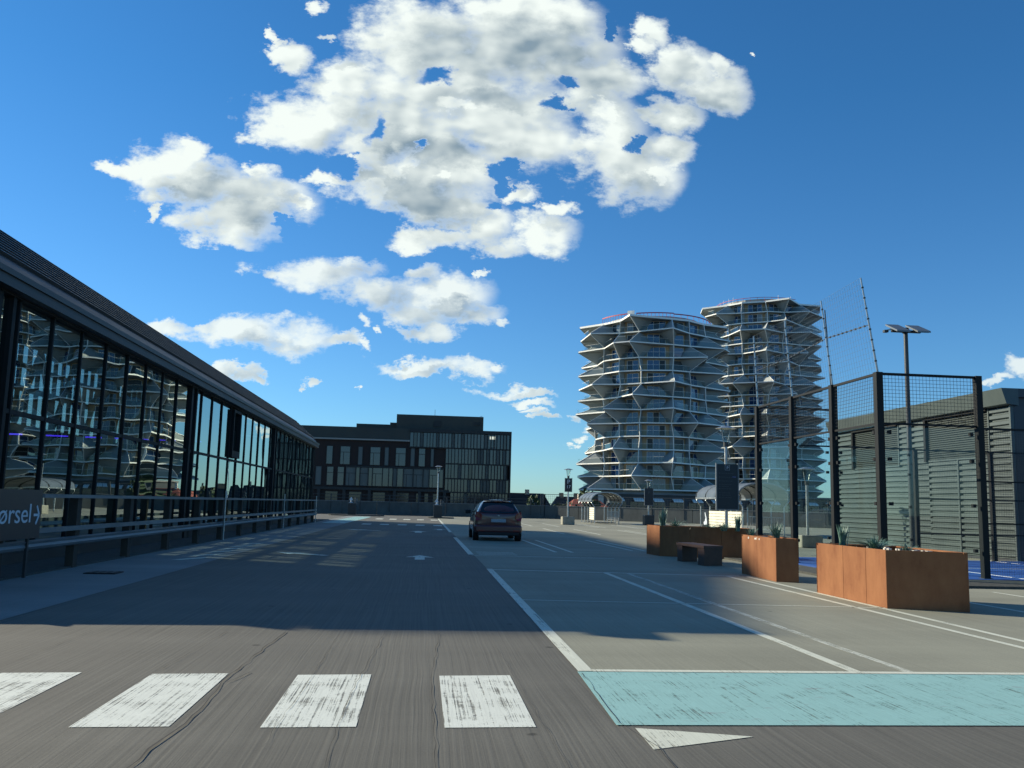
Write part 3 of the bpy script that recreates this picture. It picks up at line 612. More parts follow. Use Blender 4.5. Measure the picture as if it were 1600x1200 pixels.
# rear wall with high windows, braced
def rear(y0, y1, z0, z1): bb.box(-12.1, -12.0, y0, y1, z0, z1, 'interior')
bb = MB(); rear(YA, YB, 0, 3.3); rear(16.1, YB, 5.68, 5.98); rear(YA, 24.4, 3.3, 5.68); rear(46, YB, 3.3, 5.68); rear(34.2, 36.4, 3.3, 5.68)
bb.build('rear_wall', arc)
for y0, y1 in ((24.4, 34.2), (36.4, 46)):
    for z0, z1 in ((4.30, 4.46), (5.0, 5.14)):
        bb = MB(); bb.box(-12.08, -12.02, y0, y1, z0, z1, 'dark_metal'); bb.build('rear_rail', arc)
    k = int((y1-y0)/.62)
    for i in range(1, k):
        y = y0+i*(y1-y0)/k
        wv = .17 if y0 < 30 else .36
        bb = MB(); bb.box(-12.09, -12.01, y-wv/2, y+wv/2, 3.3, 5.68, 'dark_metal'); bb.build('rear_mullion', arc)
    bb = MB(); bb.poly([(-12.05, y0, 3.3), (-12.05, y1, 3.3), (-12.05, y1, 5.68), (-12.05, y0, 5.68)], [(0, 1, 2, 3)], 'court_glass'); bb.build('rear_glazing', arc)
for i in range(8):
    y = 24.4+i*2.7
    bb = MB(); bb.beam((-11.8, y, 3.3), (-11.8, y+1.35, 5.6), .12, .12, 'black_metal'); bb.beam((-11.8, y+2.7, 3.3), (-11.8, y+1.35, 5.6), .12, .12, 'black_metal'); bb.build('brace', arc)
for i in range(8):
    y = 18+i*5.6
    bb = MB(); bb.beam((-7.5, y, 4.6), (-11.9, y, 5.6), .18, .3, 'black_metal'); bb.build('rafter', arc)
# strings of blue neon inside
neon = thing('neon_tube_row', 'row of short glowing blue neon tubes hanging inside the glass arcade', 'neon light', (-7.8, 17.2, 2.4))
a = Vector((-7.75, 17.0, 2.34)); c = Vector((-10.6, 45, 3.95))
for i in range(9):
    t = i/9.0; p = a.lerp(c, t); q = a.lerp(c, t+.055)
    bb = MB(); bb.cyl(p, q, .018, n=6, mat='led'); bb.build('tube', neon)

# added shadow slab behind the arcade, unseen from here; outlined to shade the bays
caster = thing('shadow_slab', 'added grey slab on columns, unseen behind the glass arcade, shaping the shadow on the bays', 'building', (-44.3, 60, 0))
b = MB(); P = [(34.5, 22.9), (45.5, 23.3), (74, 23.3), (74, 27.1), (47.3, 27.1), (45.7, 26.3), (42.1, 25.8), (37.1, 25.05)]; n = len(P)
b.poly([(-44.6, y, z) for y, z in P]+[(-44, y, z) for y, z in P], [tuple(range(n))[::-1], tuple(range(n, 2*n))]+[(i, (i+1) % n, n+(i+1) % n, n+i) for i in range(n)], 'far_grey'); b.build('shade_panel', caster)
for y in (47.5, 56, 65, 73):
    b = MB(); b.box(-44.5, -44.1, y-.2, y+.2, 0, 23.3, 'far_grey'); b.build('column', caster)
# added raked wall by the arcade, out of view, to straighten its shadow edge
b = MB(); P = [(9.35, 0), (15.55, 0), (15.55, 4.85), (15.2, 4.85)]
b.poly([(-7.75, y, z) for y, z in P]+[(-7.45, y, z) for y, z in P], [(0, 1, 2, 3), (7, 6, 5, 4), (0, 4, 5, 1), (1, 5, 6, 2), (2, 6, 7, 3), (3, 7, 4, 0)], 'dark_metal')
o = b.build('shadow_wall'); tag(o, 'added dark raked wall, out of view, shaping the near shadow edge of the glass arcade', 'wall')

# ------------------------------------------------------------------ guard railing
rl = thing('guard_railing', 'timber post guard railing with grey metal rails along the footpath', 'railing', (-6.15, 14, 0))
post = None
for i in range(14):
    y = 13.9+2.95*i
    if post is None:
        b = MB(); b.box(-.07, .07, -.10, .10, 0, 1.22, 'rail_wood'); b.box(-.05, -.04, -.05, .05, .0, .02, 'steel'); post = b.build('post', rl, origin='local', loc=(0, y-14, 0))
    else: share(post, 'post', rl, (0, y-14, 0))
b = MB(); b.box(-6.12, -6.03, 15.2, 53.2, 1.22, 1.28, 'rail_metal'); b.build('top_rail', rl)
b = MB(); b.box(-6.07, -6.02, 13.6, 53.2, .66, .74, 'rail_metal'); b.build('middle_rail', rl)
b = MB()
prof = [(-6.08, .40), (-6.03, .42), (-6.01, .46), (-6.03, .50), (-6.01, .54), (-6.08, .56)]
n = len(prof); P = [(x, 13.2, z) for x, z in prof]+[(x, 53.2, z) for x, z in prof]
b.poly(P, [tuple(range(n)), tuple(range(n, 2*n))[::-1]]+[(i, n+i, n+(i+1) % n, (i+1) % n) for i in range(n)], 'rail_metal'); b.build('crash_rail', rl)
for y in (28.5, 40.5, 52.5):
    b = MB(); b.cyl((-6.0, y, 0), (-6.0, y, 1.5), .022, mat='steel'); b.build('thin_post', rl)
sg = thing('direction_sign', 'black sign reading ørsel with a right arrow hanging on the railing', 'sign', (-6.0, 14.3, .6))
b = MB(); b.box(-5.99, -5.95, 10.9, 14.90, .60, 1.34, 'sign_black'); b.build('board', sg)
mw = Matrix.Translation((.053, .255, .245)) @ Matrix(((0, 0, 1, 0), (1, 0, 0, 0), (0, 1, 0, 0), (0, 0, 0, 1))) @ Matrix.Diagonal((1.30, .98, 1, 1))
text('lettering', 'Udkørsel', sg, 'sign_white', .42, mw, 'RIGHT')
b = MB(); yy = 14.2; b.box(-5.952, -5.945, yy+.43, yy+.60, .935, .975, 'sign_white')
for s_ in (-1, 1): b.beam((-5.947, yy+.52, .955+s_*.14), (-5.947, yy+.62, .955), .008, .04, 'sign_white', upv=(0, .7, .7))
b.build('arrow', sg)
for y in (12.6, 14.6):
    b = MB(); b.box(-6.03, -5.99, y, y+.05, .0, 1.3, 'dark_metal'); b.build('bracket', sg)

# ================================================================== OFFICE
OY = 110.0
off = thing('office_building', 'dark brick and glass office block with black vertical fins behind the far parapet', 'building', (0, OY, -9))
def ox(px_): return (px_-659)*OY/1400*1.0
def oz(px_, x=600): return 1.3+(784.5+.0265*(x-659)-px_)*OY/1400
b = MB(); b.box(-24, ox(694), OY, OY+22, -9, 8.7, 'office_brick'); b.build('brick_wall', off)
b = MB(); b.box(-24, ox(637), OY-.15, OY+21, 8.72, 10.15, 'office_clad'); b.build('attic_wall', off)
b = MB(); b.box(-24, ox(637), OY-.35, OY+.2, 8.56, 8.74, 'office_trim'); b.build('cornice', off)
b = MB(); b.box(ox(552), ox(637)-.0, OY+2, OY+18, 10.15, 10.75, 'office_clad'); b.build('roof_room', off)
b = MB(); b.box(ox(604), ox(614), OY+3, OY+8, 10.75, 11.1, 'office_clad'); b.build('roof_box', off)
b = MB(); b.box(ox(615), ox(751), OY+.6, OY+20, 10.1, 11.95, 'office_clad'); b.build('penthouse', off)
b = MB(); b.box(ox(673), ox(684), OY+.5, OY+.6, 10.55, 11.3, 'office_fin'); b.build('roof_grille', off)
b = MB(); b.box(ox(736), ox(746), OY+.5, OY+.6, 10.9, 11.3, 'office_fin'); b.build('roof_grille', off)
b = MB(); b.cyl((ox(674.5), OY+2, 11.95), (ox(674.5), OY+2, 12.8), .03, mat='steel', n=5); b.build('antenna', off)
b = MB(); b.box(ox(747), ox(747.6), OY+2, OY+2.05, 11.95, 12.15, 'steel'); b.box(ox(749.4), ox(750), OY+2, OY+2.05, 11.95, 12.15, 'steel'); b.box(ox(747), ox(750), OY+2, OY+2.05, 12.15, 12.2, 'steel'); b.build('roof_frame', off)
XR = ox(795)
b = MB(); b.box(ox(694), XR-.15, OY+.15, OY+22, -9, 10.1, 'office_brick'); b.build('glass_block_core', off)
b = MB(); b.box(ox(637), XR, OY-.45, OY+.2, 9.75, 10.15, 'office_fin'); b.build('roof_edge', off)
b = MB(); b.box(XR-.15, XR+.0, OY-.4, OY+22, -9, 10.1, 'office_fin'); b.build('side_wall', off)
ro = random.Random(11)
def win(x0, x1, z0, z1, y=OY-.02, mat=None, bars=True, name='window'):
    mat = mat or ro.choice(['office_glass', 'office_glass', 'office_glass', 'office_blind'])
    bb = MB(); bb.box(x0, x1, y-.03, y+.01, z0, z1, mat)
    f = .06
    bb.box(x0-f, x0, y-.08, y+.01, z0-f, z1+f, 'office_fin'); bb.box(x1, x1+f, y-.08, y+.01, z0-f, z1+f, 'office_fin')
    bb.box(x0, x1, y-.08, y+.01, z0-f, z0, 'office_fin'); bb.box(x0, x1, y-.08, y+.01, z1, z1+f, 'office_fin')
    if bars and x1-x0 > .7: bb.box(x0, x1, y-.07, y-.03, z1-.32*(z1-z0)-.03, z1-.32*(z1-z0)+.03, 'office_fin')
    if bars and x1-x0 > 1.0: bb.box(x0+.32*(x1-x0)-.03, x0+.32*(x1-x0)+.03, y-.07, y-.031, z0, z1-.32*(z1-z0)-.03, 'office_fin')
    o_ = bb.build(name, off); return o_
zz = lambda z: (-12.4+0, z)
for a, c in ((511, 519.5), (532, 546), (559, 565), (577.5, 592), (599.5, 605), (616.5, 631), (639.5, 645), (652, 661), (670.5, 674.5)):
    win(ox(a), ox(c), 5.62, 7.75, mat='office_glass' if c-a > 8 else 'office_blind')
for a, c in ((470, 478), (482, 489), (496, 504), (513, 522), (529, 538)): win(ox(a), ox(c), 3.1, 5.25)
# strip window with black fins
x = ox(541); i = 0
while x < ox(690):
    wd = ro.choice([.5, .75, 1.0, 1.2]); win(x+.06, min(x+wd, ox(691))-.06, 3.1, 5.25, mat=ro.choice(['office_glass', 'office_blind', 'office_blind', 'office_glass']), bars=wd > .9)
    x += wd
    bb = MB(); bb.box(x-.05, x+.05, OY-.35, OY-.1, 3.0, 5.35, 'office_fin'); bb.build('fin', off)
bb = MB(); bb.box(ox(541), ox(691), OY-.2, OY, 5.3, 5.45, 'office_fin'); bb.build('ledge', off)
bb = MB(); bb.box(-24, ox(700), OY-.25, OY, 2.55, 2.85, 'office_fin'); bb.build('ledge', off)
for k in range(10):
    x = ox(500)+k*3.0
    if x < ox(700): bb = MB(); bb.box(x, x+.35, OY-.6, OY-.25, -9, 2.55, 'office_fin'); bb.build('column', off)
for a, c in ((650, 656), (663, 668), (676, 682), (512, 530), (548, 566), (584, 602), (620, 638)): win(ox(a), ox(c), -.2, 2.3, mat='podium_glass', bars=False)
# glazed block: rows of panes between black fins; upper row reaches further left
rows = [(8.0, 9.7, 637), (6.1, 7.85, 693), (4.3, 5.95, 693), (2.65, 4.15, 693), (.6, 2.5, 702), (-1.3, .4, 702)]
for z0, z1, xs_ in rows:
    x = ox(xs_)
    while x < XR-.5:
        wd = ro.choice([.36, .40, .44])
        r_ = ro.random(); mt = 'office_glass' if r_ < .72 else ('office_blind' if r_ < .95 else 'podium_glass')
        bb = MB(); bb.box(x+.04, min(x+wd, XR-.2)-.04, OY-.12, OY-.08, z0, z1, mt); bb.build('pane', off)
        bb = MB(); bb.box(x+wd-.045, x+wd+.045, OY-.42, OY-.14, z0-.08, z1+.05, 'office_fin'); bb.build('fin', off)
        x += wd
    bb = MB(); bb.box(ox(xs_)-.1, XR-.15, OY-.30, OY-.06, z0-.16, z0-.02, 'office_fin'); bb.build('ledge', off)
bb = MB(); bb.box(ox(761), ox(769.5), OY-.16, OY-.13, 9.15, 9.5, 'office_warm'); bb.build('lit_ceiling', off)
bb = MB(); bb.box(ox(769), ox(770), OY-.16, OY-.13, 8.1, 9.5, 'office_trim'); bb.box(ox(761), ox(770), OY-.16, OY-.125, 8.02, 8.18, 'office_trim'); bb.build('window_frame', off)

# the block stands 200 m off: bring its drawn size (set out at 110 m) to that distance
kS = 200/OY; old = Vector(off.location); off.location = (0, 200, -9); new = Vector(off.location)
for ch in off.children:
    ch.data.transform(Matrix.Translation(Vector((0, 0, 1.3*(1-kS)))-new) @ Matrix.Scale(kS, 4) @ Matrix.Translation(old))

# ================================================================== TOWERS
def tower(name, label, cx, cy, ztop, nf, fh, ang, pats, Rh, Rl, Rc, seed, extra):
    rd = random.Random(seed)
    t = thing(name, label, 'tower', (cx, cy, -9))
    f = Vector((-cx, -cy, 0)).normalized(); r = Vector((-f.y, f.x, 0))     # f: towards the camera, r: to the right as seen from it
    Cc = Vector((cx, cy, 0)); K = len(ang)
    def pt(th, rad, z): a = R(th); return Cc+f*(rad*math.cos(a))+r*(rad*math.sin(a))+Vector((0, 0, z))
    zl = [ztop-fh*j for j in range(nf+1)]
    H = [[pats[k][j % len(pats[k])] == 'H' for j in range(nf+1)] for k in range(K)]
    dth = [[(rd.uniform(2.5, 5)*(1 if (k+j) % 2 else -1) if H[k][j] else rd.uniform(-1.5, 1.5)) for j in range(nf+1)] for k in range(K)]
    Rr = [[(Rh+rd.uniform(-.5, .4)) if H[k][j] else (Rl+rd.uniform(-.2, .3)) for j in range(nf+1)] for k in range(K)]
    b = MB(); n = K
    b.prism([tuple(pt(a, Rc-.05, 0))[:2] for a in ang], -9, ztop-.1, 'tower_panel'); b.build('core', t)
    for j in range(nf+1):
        z = zl[j]; out = [pt(ang[k]+dth[k][j], Rr[k][j], z) for k in range(K)]; inn = [pt(ang[k], Rc, z) for k in range(K)]
        th_ = .24 if j else .4
        b = MB(); P = out+[p-Vector((0, 0, th_)) for p in out]+inn+[p-Vector((0, 0, th_)) for p in inn]
        F1_ = []; F2_ = []
        for k in range(K):
            q = (k+1) % K
            F1_.append((k, q, K+q, K+k)); F2_.append((2*K+k, 2*K+q, q, k)); F2_.append((K+k, K+q, 3*K+q, 3*K+k))
        b.poly(P, F1_, 'tower_white'); k0 = len(b.v); b.poly(P, F2_, 'tower_panel')
        if j == 0: b.poly(inn, [tuple(range(K))], 'tower_panel')
        b.build('balcony_slab', t)
    def width(k, j): return .40 if H[k][j] else .04
    for k in range(K):
        kp, kn = (k-1) % K, (k+1) % K
        dl = (ang[k]-ang[kp]) % 360; dr = (ang[kn]-ang[k]) % 360
        for j in range(nf):
            z1 = zl[j]-.30; z0 = zl[j+1]; both = H[k][j] and H[k][j+1]; anyh = H[k][j] or H[k][j+1]
            nS = 7 if both else 2; rib = []; L = []; Rt = []
            for i in range(nS):
                s_ = i/(nS-1); ra = Rr[k][j]*(1-s_)+Rr[k][j+1]*s_
                sag = (.55 if both else .0)*(ra-Rc)*math.sin(math.pi*s_)
                rr_ = ra-sag; z = z1+(z0-z1)*s_
                wl = width(k, j)*(1-s_)+width(k, j+1)*s_; wl *= 1-.25*math.sin(math.pi*s_)
                rib.append(pt(ang[k]+dth[k][j]*(1-s_)+dth[k][j+1]*s_, rr_, z)); L.append(pt(ang[k]-dl*wl, Rc*math.cos(R(dl*min(wl, .5)))*.995+.15, z)); Rt.append(pt(ang[k]+dr*wl, Rc*math.cos(R(dr*min(wl, .5)))*.995+.15, z))
            b = MB()
            b.poly(rib+L, [(i, i+1, nS+i+1, nS+i) for i in range(nS-1)], 'tower_panel')
            b.poly(rib+Rt, [(i, nS+i, nS+i+1, i+1) for i in range(nS-1)], 'tower_panel')
            out = (rib[0]-Cc); out.z = 0; out.normalize(); side = Vector((-out.y, out.x, 0))*.09
            P = [p-side+out*.03 for p in rib]+[p+side+out*.03 for p in rib]+[p+out*.16 for p in rib]
            b.poly(P, [(i, 2*nS+i, 2*nS+i+1, i+1) for i in range(nS-1)]+[(2*nS+i, nS+i, nS+i+1, 2*nS+i+1) for i in range(nS-1)], 'tower_white')
            b.build('fin', t, smooth=False)
    for k in range(K):
        kn = (k+1) % K
        aa = ((ang[k]+180) % 360)-180
        if abs(aa) > 128: continue
        A0 = pt(ang[k], Rc, 0); B0 = pt(ang[kn], Rc, 0); d = (B0-A0); Lb = d.length; d.normalize(); nrm = Vector((d.y, -d.x, 0))
        if nrm.dot((A0+B0)/2-Cc) < 0: nrm = -nrm
        for j in range(nf):
            z0 = zl[j+1]+.02; z1 = zl[j]-.32
            # windows
            def quad(b, u0, u1, za, zb, off_, mat):
                P = [A0+d*u0+nrm*off_, A0+d*u1+nrm*off_]; b.poly([(P[0].x, P[0].y, za), (P[1].x, P[1].y, za), (P[1].x, P[1].y, zb), (P[0].x, P[0].y, zb)], [(0, 1, 2, 3)], mat)
            b = MB(); quad(b, .2, Lb-.2, z0, z1, .04, 'tower_wood'); b.build('wood_cladding', t)
            b = MB()
            u = Lb*.20; nl = max(1, int((Lb*.62)/1.15)); wl = Lb*.62/nl; door = rd.randrange(-1, nl)
            quad(b, u-.07, u+nl*wl+.07, z0+.05, z1-.18, .07, 'tower_frame')
            for i in range(nl):
                mt = 'tower_dark' if i == door and rd.random() < .8 else ('tower_curtain' if rd.random() < .12 else 'tower_glass')
                quad(b, u+i*wl+.06, u+(i+1)*wl-.06, z0+.12, z1-.25, .10, mt)
            b.build('window', t)
            # balustrade along the slab edge
            P0 = pt(ang[k]+dth[k][j+1], Rr[k][j+1]-.12, z0); P1 = pt(ang[kn]+dth[kn][j+1], Rr[kn][j+1]-.12, z0)
            i0, i1 = (.42 if H[k][j+1] else .0), (.42 if H[kn][j+1] else .0); P0, P1 = P0.lerp(P1, i0*.6), P1.lerp(P0, i1*.6)
            b = MB(); up1 = Vector((0, 0, 1.05))
            b.poly([P0, P1, P1+up1, P0+up1], [(0, 1, 2, 3)], 'rail_glass'); b.beam(P0+up1, P1+up1, .035, .035, 'tower_white'); b.build('balustrade', t)
    return t, pt, zl
angL = [-106, -84, -56, -33, -12, 19, 38, 62, 86, 108, 132, 157, 182, 207, 232]
patL = ['HHLHHLLHHLHHLH', 'HHHLHHHHLLLHHL', 'LHLLLHLLHLLLLH', 'LLHLLLLHLLHLLL', 'HLHLLLHLLLLLHL', 'LHLLLHLHLLLHLL', 'LLLHLLLLHLLLLH', 'LLHLHLLLHLHLLH', 'HHHHLHHHLHLHHL', 'HLHLLHHLHHLLHL', 'LHLLHLLHLHLLHL', 'HLLHLLHLLHLHLL', 'LHLHLLHLHLLHLL', 'HLLHLHLLHLHLLH', 'LHHLLHLHLLHLHH']
tl, ptL, zL = tower('apartment_tower', 'nearer and shorter round white apartment tower with spiky angular balconies', 49.2, 190, 40.3, 13, 2.715, angL, patL, 16.3, 12.3, 11.0, 5, 0)
# red site fence and white sheet on the shorter tower's roof
for a0, a1, col, z in ((-60, -25, 'red_fence', .55), (-25, -18, 'tower_white', .75), (-16, 20, 'red_fence', .5), (20, 95, 'red_fence', .35)):
    b = MB(); ns = 10
    P = [ptL(a0+(a1-a0)*i/ns, 12.4, 40.3) for i in range(ns+1)]
    for p, q in zip(P[:-1], P[1:]): b.beam(p+Vector((0, 0, z+.5)), q+Vector((0, 0, z+.5)), .08, .8 if col == 'tower_white' else .22, col); b.beam(p, p+Vector((0, 0, z+.5)), .06, .06, col)
    b.build('roof_barrier', tl)
b = MB(); b.prism([tuple(ptL(a, 10.2, 0))[:2] for a in range(0, 360, 20)], 40.3, 41.1, 'tower_panel'); b.build('roof_parapet', tl)
angR = [a-9 for a in angL]; angR[4] = -22; angR[5] = 8
patR = ['HLHHLHLHHLHHLHHLHLH', 'HLHHLLHHLLHLHHLHHLHH', 'HHLLHLHLLHHLHLHHLLHL', 'LHLLLHLLHLLLLHLLHLLL', 'LLLHLLLLHLLHLLHLLLHL', 'LLLHLHLLHLLHLHLLLHLL', 'HLHLLLHLLHLHLLHLLHLH', 'LHLHLHLLHLLHLHLLHLLH', 'HHLHHLHHHLHHHLHHLHHL', 'HLHHLHHLHHLHLHHLHHLH', 'LHLLHLLHLHLLHLLHLLHL', 'HLLHLLHLLHLHLLHLLHLH', 'LHLHLLHLHLLHLLHLHLLH', 'HLLHLHLLHLHLLHHLLHLL', 'LHHLLHLHLLHLHHLLHHLL']
tr_, ptR, zR = tower('apartment_tower', 'farther and taller white apartment tower with spiky balconies, right of the shorter one', 91.0, 235, 56.0, 19, 2.74, angR, patR, 16.4, 12.3, 11.0, 9, 0)
b = MB(); b.prism([tuple(ptR(a, 10.8, 0))[:2] for a in range(0, 360, 20)], 56.0, 56.9, 'tower_panel'); b.build('roof_parapet', tr_)
for a in (-70, -58, -46, -38, 25, 45):
    b = MB(); p = ptR(a, 11.2, 56.0); b.cyl(p, p+Vector((0, 0, 1.9)), .06, mat='tower_white', n=5); b.build('roof_pole', tr_)
b = MB()
for i in range(14):
    p = ptR(-75+i*9, 11.8, 57.1); q = ptR(-66+i*9, 11.8, 57.1); b.beam(p, q, .06, .12, 'red_fence'); b.beam(p, p-Vector((0, 0, 1.1)), .06, .06, 'red_fence')
b.build('roof_barrier', tr_)

# podium with white awnings in front of the towers
pod = thing('podium_building', 'low dark building with a row of white awnings at the foot of the towers', 'building', (60, 165, -9))
b = MB(); b.box(31.5, 130, 165, 176, -9, 3.7, 'podium'); b.build('wall', pod)
b = MB(); b.box(31.2, 130.3, 164.7, 176.3, 3.7, 4.0, 'far_grey'); b.build('roof', pod)
for k in range(20):
    x = 35.3+k*3.72
    b = MB(); b.poly([(x, 164.95, 3.05), (x+1.9, 164.95, 3.05), (x+1.9, 163.6, 2.55), (x, 163.6, 2.55), (x, 163.6, 2.4), (x+1.9, 163.6, 2.4)], [(0, 1, 2, 3), (3, 2, 5, 4)], 'awning'); b.build('awning', pod)
    b = MB(); b.box(x-.5, x+2.4, 164.9, 164.98, -1, 2.3, 'podium_glass'); b.box(x+.9, x+1.0, 164.85, 164.9, -1, 2.3, 'dark_metal'); b.build('window', pod)
# ================================================================== SKYLINE
def house(name, label, x0, x1, y0, y1, zt, zr, wall, roof, dormers=0, cat='house', chim=2):
    t = thing(name, label, cat, ((x0+x1)/2, (y0+y1)/2, -9))
    b = MB(); b.box(x0, x1, y0, y1, -9, zt, wall); b.build('wall', t)
    b = MB(); ym = (y0+y1)/2
    b.poly([(x0-.4, y0-.5, zt), (x1+.4, y0-.5, zt), (x1+.4, y1+.5, zt), (x0-.4, y1+.5, zt), (x0+1.5, ym, zr), (x1-1.5, ym, zr)], [(0, 1, 5, 4), (2, 3, 4, 5), (0, 4, 3), (1, 2, 5), (0, 3, 2, 1)], roof); b.build('roof', t)
    for k in range(dormers):
        x = x0+(k+.5)*(x1-x0)/dormers
        b = MB(); b.box(x-.7, x+.7, y0-.2, y0+2, zt+.2, zt+1.5, 'cream'); b.box(x-.4, x+.4, y0-.25, y0-.2, zt+.4, zt+1.25, 'podium_glass'); b.build('dormer', t)
    for k in range(chim):
        x = x0+(k+.5)*(x1-x0)/chim+.8
        b = MB(); b.box(x-.5, x+.5, ym-.5, ym+.5, zr-1.2, zr+.9, wall); b.build('chimney', t)
    n = int((x1-x0)/3.2)
    for i in range(n):
        for z in (zt-2.2, zt-5.2):
            x = x0+1.2+i*(x1-x0-1.6)/n
            b = MB(); b.box(x, x+1.1, y0-.06, y0+.02, z, z+1.5, 'podium_glass'); b.box(x-.08, x+1.18, y0-.1, y0-.0, z-.12, z, 'cream'); b.build('window', t)
    return t
hs = house('gabled_house', 'slate roofed building with an ornate cream gable beyond the parapet, right of the car', 19, 32, 220, 232, -.2, 4.2, 'cream', 'roof_tile', 0, chim=1)
b = MB()
gx = 26.6; P = [(gx-2.4, -.6), (gx-1.6, .2), (gx-1.3, .9), (gx-.7, 1.5), (gx-.5, 2.2), (gx-.15, 2.5), (gx-.1, 3.5), (gx+.1, 3.5), (gx+.15, 2.5), (gx+.5, 2.2), (gx+.7, 1.5), (gx+1.3, .9), (gx+1.6, .2), (gx+2.4, -.6)]
n = len(P); b.poly([(x, 219.3, z) for x, z in P]+[(x, 219.9, z) for x, z in P], [tuple(range(n)), tuple(range(n, 2*n))[::-1]]+[(i, n+i, n+(i+1) % n, (i+1) % n) for i in range(n)], 'cream'); b.build('gable', hs)
b = MB(); b.cyl((gx, 219.3, .95), (gx, 219.18, .95), .62, n=14, mat='podium_glass'); b.build('round_window', hs)
house('town_house', 'dark roofed terrace with small white dormers right of the ornate gable', 32.5, 40, 222, 232, -.4, 3.6, 'yellow_brick', 'roof_tile', 4)
house('town_house', 'low dark roofed terrace in the haze behind the wire fence panels', 40.5, 52, 240, 250, -.5, 2.9, 'yellow_brick', 'roof_tile', 5)
house('red_roofed_house', 'house with red tiled roof between the P 17 lamp and the trolley shelter', 26.5, 34, 160, 170, .4, 2.6, 'cream', 'red_tile', 0)
house('town_house', 'pale terrace with slate roof hidden behind the glass of the sports court', 78, 110, 210, 222, -.4, 3.0, 'cream', 'roof_tile', 6)
house('town_house', 'long slate roofed block right of the towers behind the court', 112, 150, 200, 212, .5, 4.6, 'yellow_brick', 'roof_tile', 7)

def tree(label, x, y, h, r, seed, zg=-9):
    rt_ = random.Random(seed); t = thing('tree', label, 'tree', (x, y, zg))
    b = MB(); b.cyl((x, y, zg), (x, y, zg+h*.6), .3, .14, 7, 'bark')
    for k in range(5):
        a = rt_.uniform(0, 6.28); b.cyl((x, y, zg+h*.4), (x+math.cos(a)*r*.6, y+math.sin(a)*r*.6, zg+h*.75), .12, .04, 5, 'bark')
    b.build('trunk', t)
    b = MB(); P = []; F = []
    for k in range(10):
        c = Vector((rt_.gauss(0, .45)*r, rt_.gauss(0, .45)*r, h*.68+rt_.gauss(0, .16)*h)); rr = r*rt_.uniform(.3, .55)
        for i in range(110):
            d = Vector((rt_.gauss(0, 1), rt_.gauss(0, 1), rt_.gauss(0, .8))).normalized()*rr*rt_.uniform(.75, 1.08)
            p = Vector((x, y, zg))+c+d; s_ = rt_.uniform(.18, .4)
            u = Vector((rt_.gauss(0, 1), rt_.gauss(0, 1), rt_.gauss(0, 1))).normalized()*s_; v_ = Vector((rt_.gauss(0, 1), rt_.gauss(0, 1), rt_.gauss(0, 1))).normalized()*s_
            i0 = len(P); P += [p-u, p+v_, p+u, p-v_]; F.append((i0, i0+1, i0+2, i0+3))
    b.poly(P, F, 'tree'); b.build('crown', t)
tree('dark leafy tree beyond the wire fence left of the P 17 sign', 19.5, 128, 10.6, 3.0, 1)
tree('small round tree beyond the fence just left of the trolley shelter', 23.6, 125, 11.4, 2.4, 2)
tree('rounded tree beyond the fence between the parapet corner and the P 17 lamp', 17.0, 135, 10.3, 2.6, 3)
tree('tree behind the sports court glass at the right of the towers', 72, 120, 11, 3.5, 4)

# ================================================================== PLANT ROOM (corrugated)
pr = thing('plant_room', 'dark green grey corrugated steel plant room with two louvred openings behind the court', 'building', (17, 24.4, 0))
PX = 17.0; PY0, PY1 = 24.35, 35.4
def corrug(y0, y1, z0, z1, name='corrugated_panel'):
    """trapezoid ribs running along Y"""
    n = max(1, round((z1-z0)/.19)); h = (z1-z0)/n; prof = []
    for i in range(n):
        z = z0+i*h; prof += [(PX-.005, z), (PX-.005, z+h*.18), (PX-.078, z+h*.34), (PX-.078, z+h*.84)]
    prof.append((PX-.005, z1))
    P = [(x, y0, z) for x, z in prof]+[(x, y1, z) for x, z in prof]; k = len(prof)
    b = MB(); b.poly(P, [(i, k+i, k+i+1, i+1) for i in range(k-1)], 'corr'); b.build(name, pr)
T1, T2 = 29.72, 27.0
corrug(PY0+.05, 25.42, .1, 4.5); corrug(25.42, T2, .1, 3.05); corrug(T2+.06, 28.72, .1, 3.05); corrug(28.72, T1, .1, 4.5)
corrug(T1+.06, 30.6, .1, 4.5); corrug(30.6, 33.9, .1, 2.98); corrug(33.9, 35.35, .1, 4.5)
corrug(25.42, 28.72, 4.52, 4.53) if False else None
for y, z1 in ((T1+.03, 4.52), (T2+.03, 3.05), (PY0+.02, 4.52), (35.37, 4.52)):
    b = MB(); b.box(PX-.105, PX-.0, y-.035, y+.035, .05, z1, 'corr'); b.build('trim_strip', pr)
b = MB(); b.box(PX+.02, PX+12, PY0, PY1, 0, 4.75, 'corr_dark'); b.build('body', pr)
b = MB(); P = [(PX-.28, 4.55), (PX-.42, 5.0), (PX+.1, 5.0), (PX+.1, 4.50)]
n = 4; b.poly([(x, PY0-.12, z) for x, z in P]+[(x, PY1+.3, z) for x, z in P], [(0, 1, 2, 3), (7, 6, 5, 4)]+[(i, n+i, n+(i+1) % n, (i+1) % n) for i in range(n)], 'corr'); b.build('fascia', pr)
b = MB(); b.box(PX+.1, PX+12.1, PY0-.12, PY1+.3, 4.75, 5.0, 'corr_dark'); b.build('roof', pr)
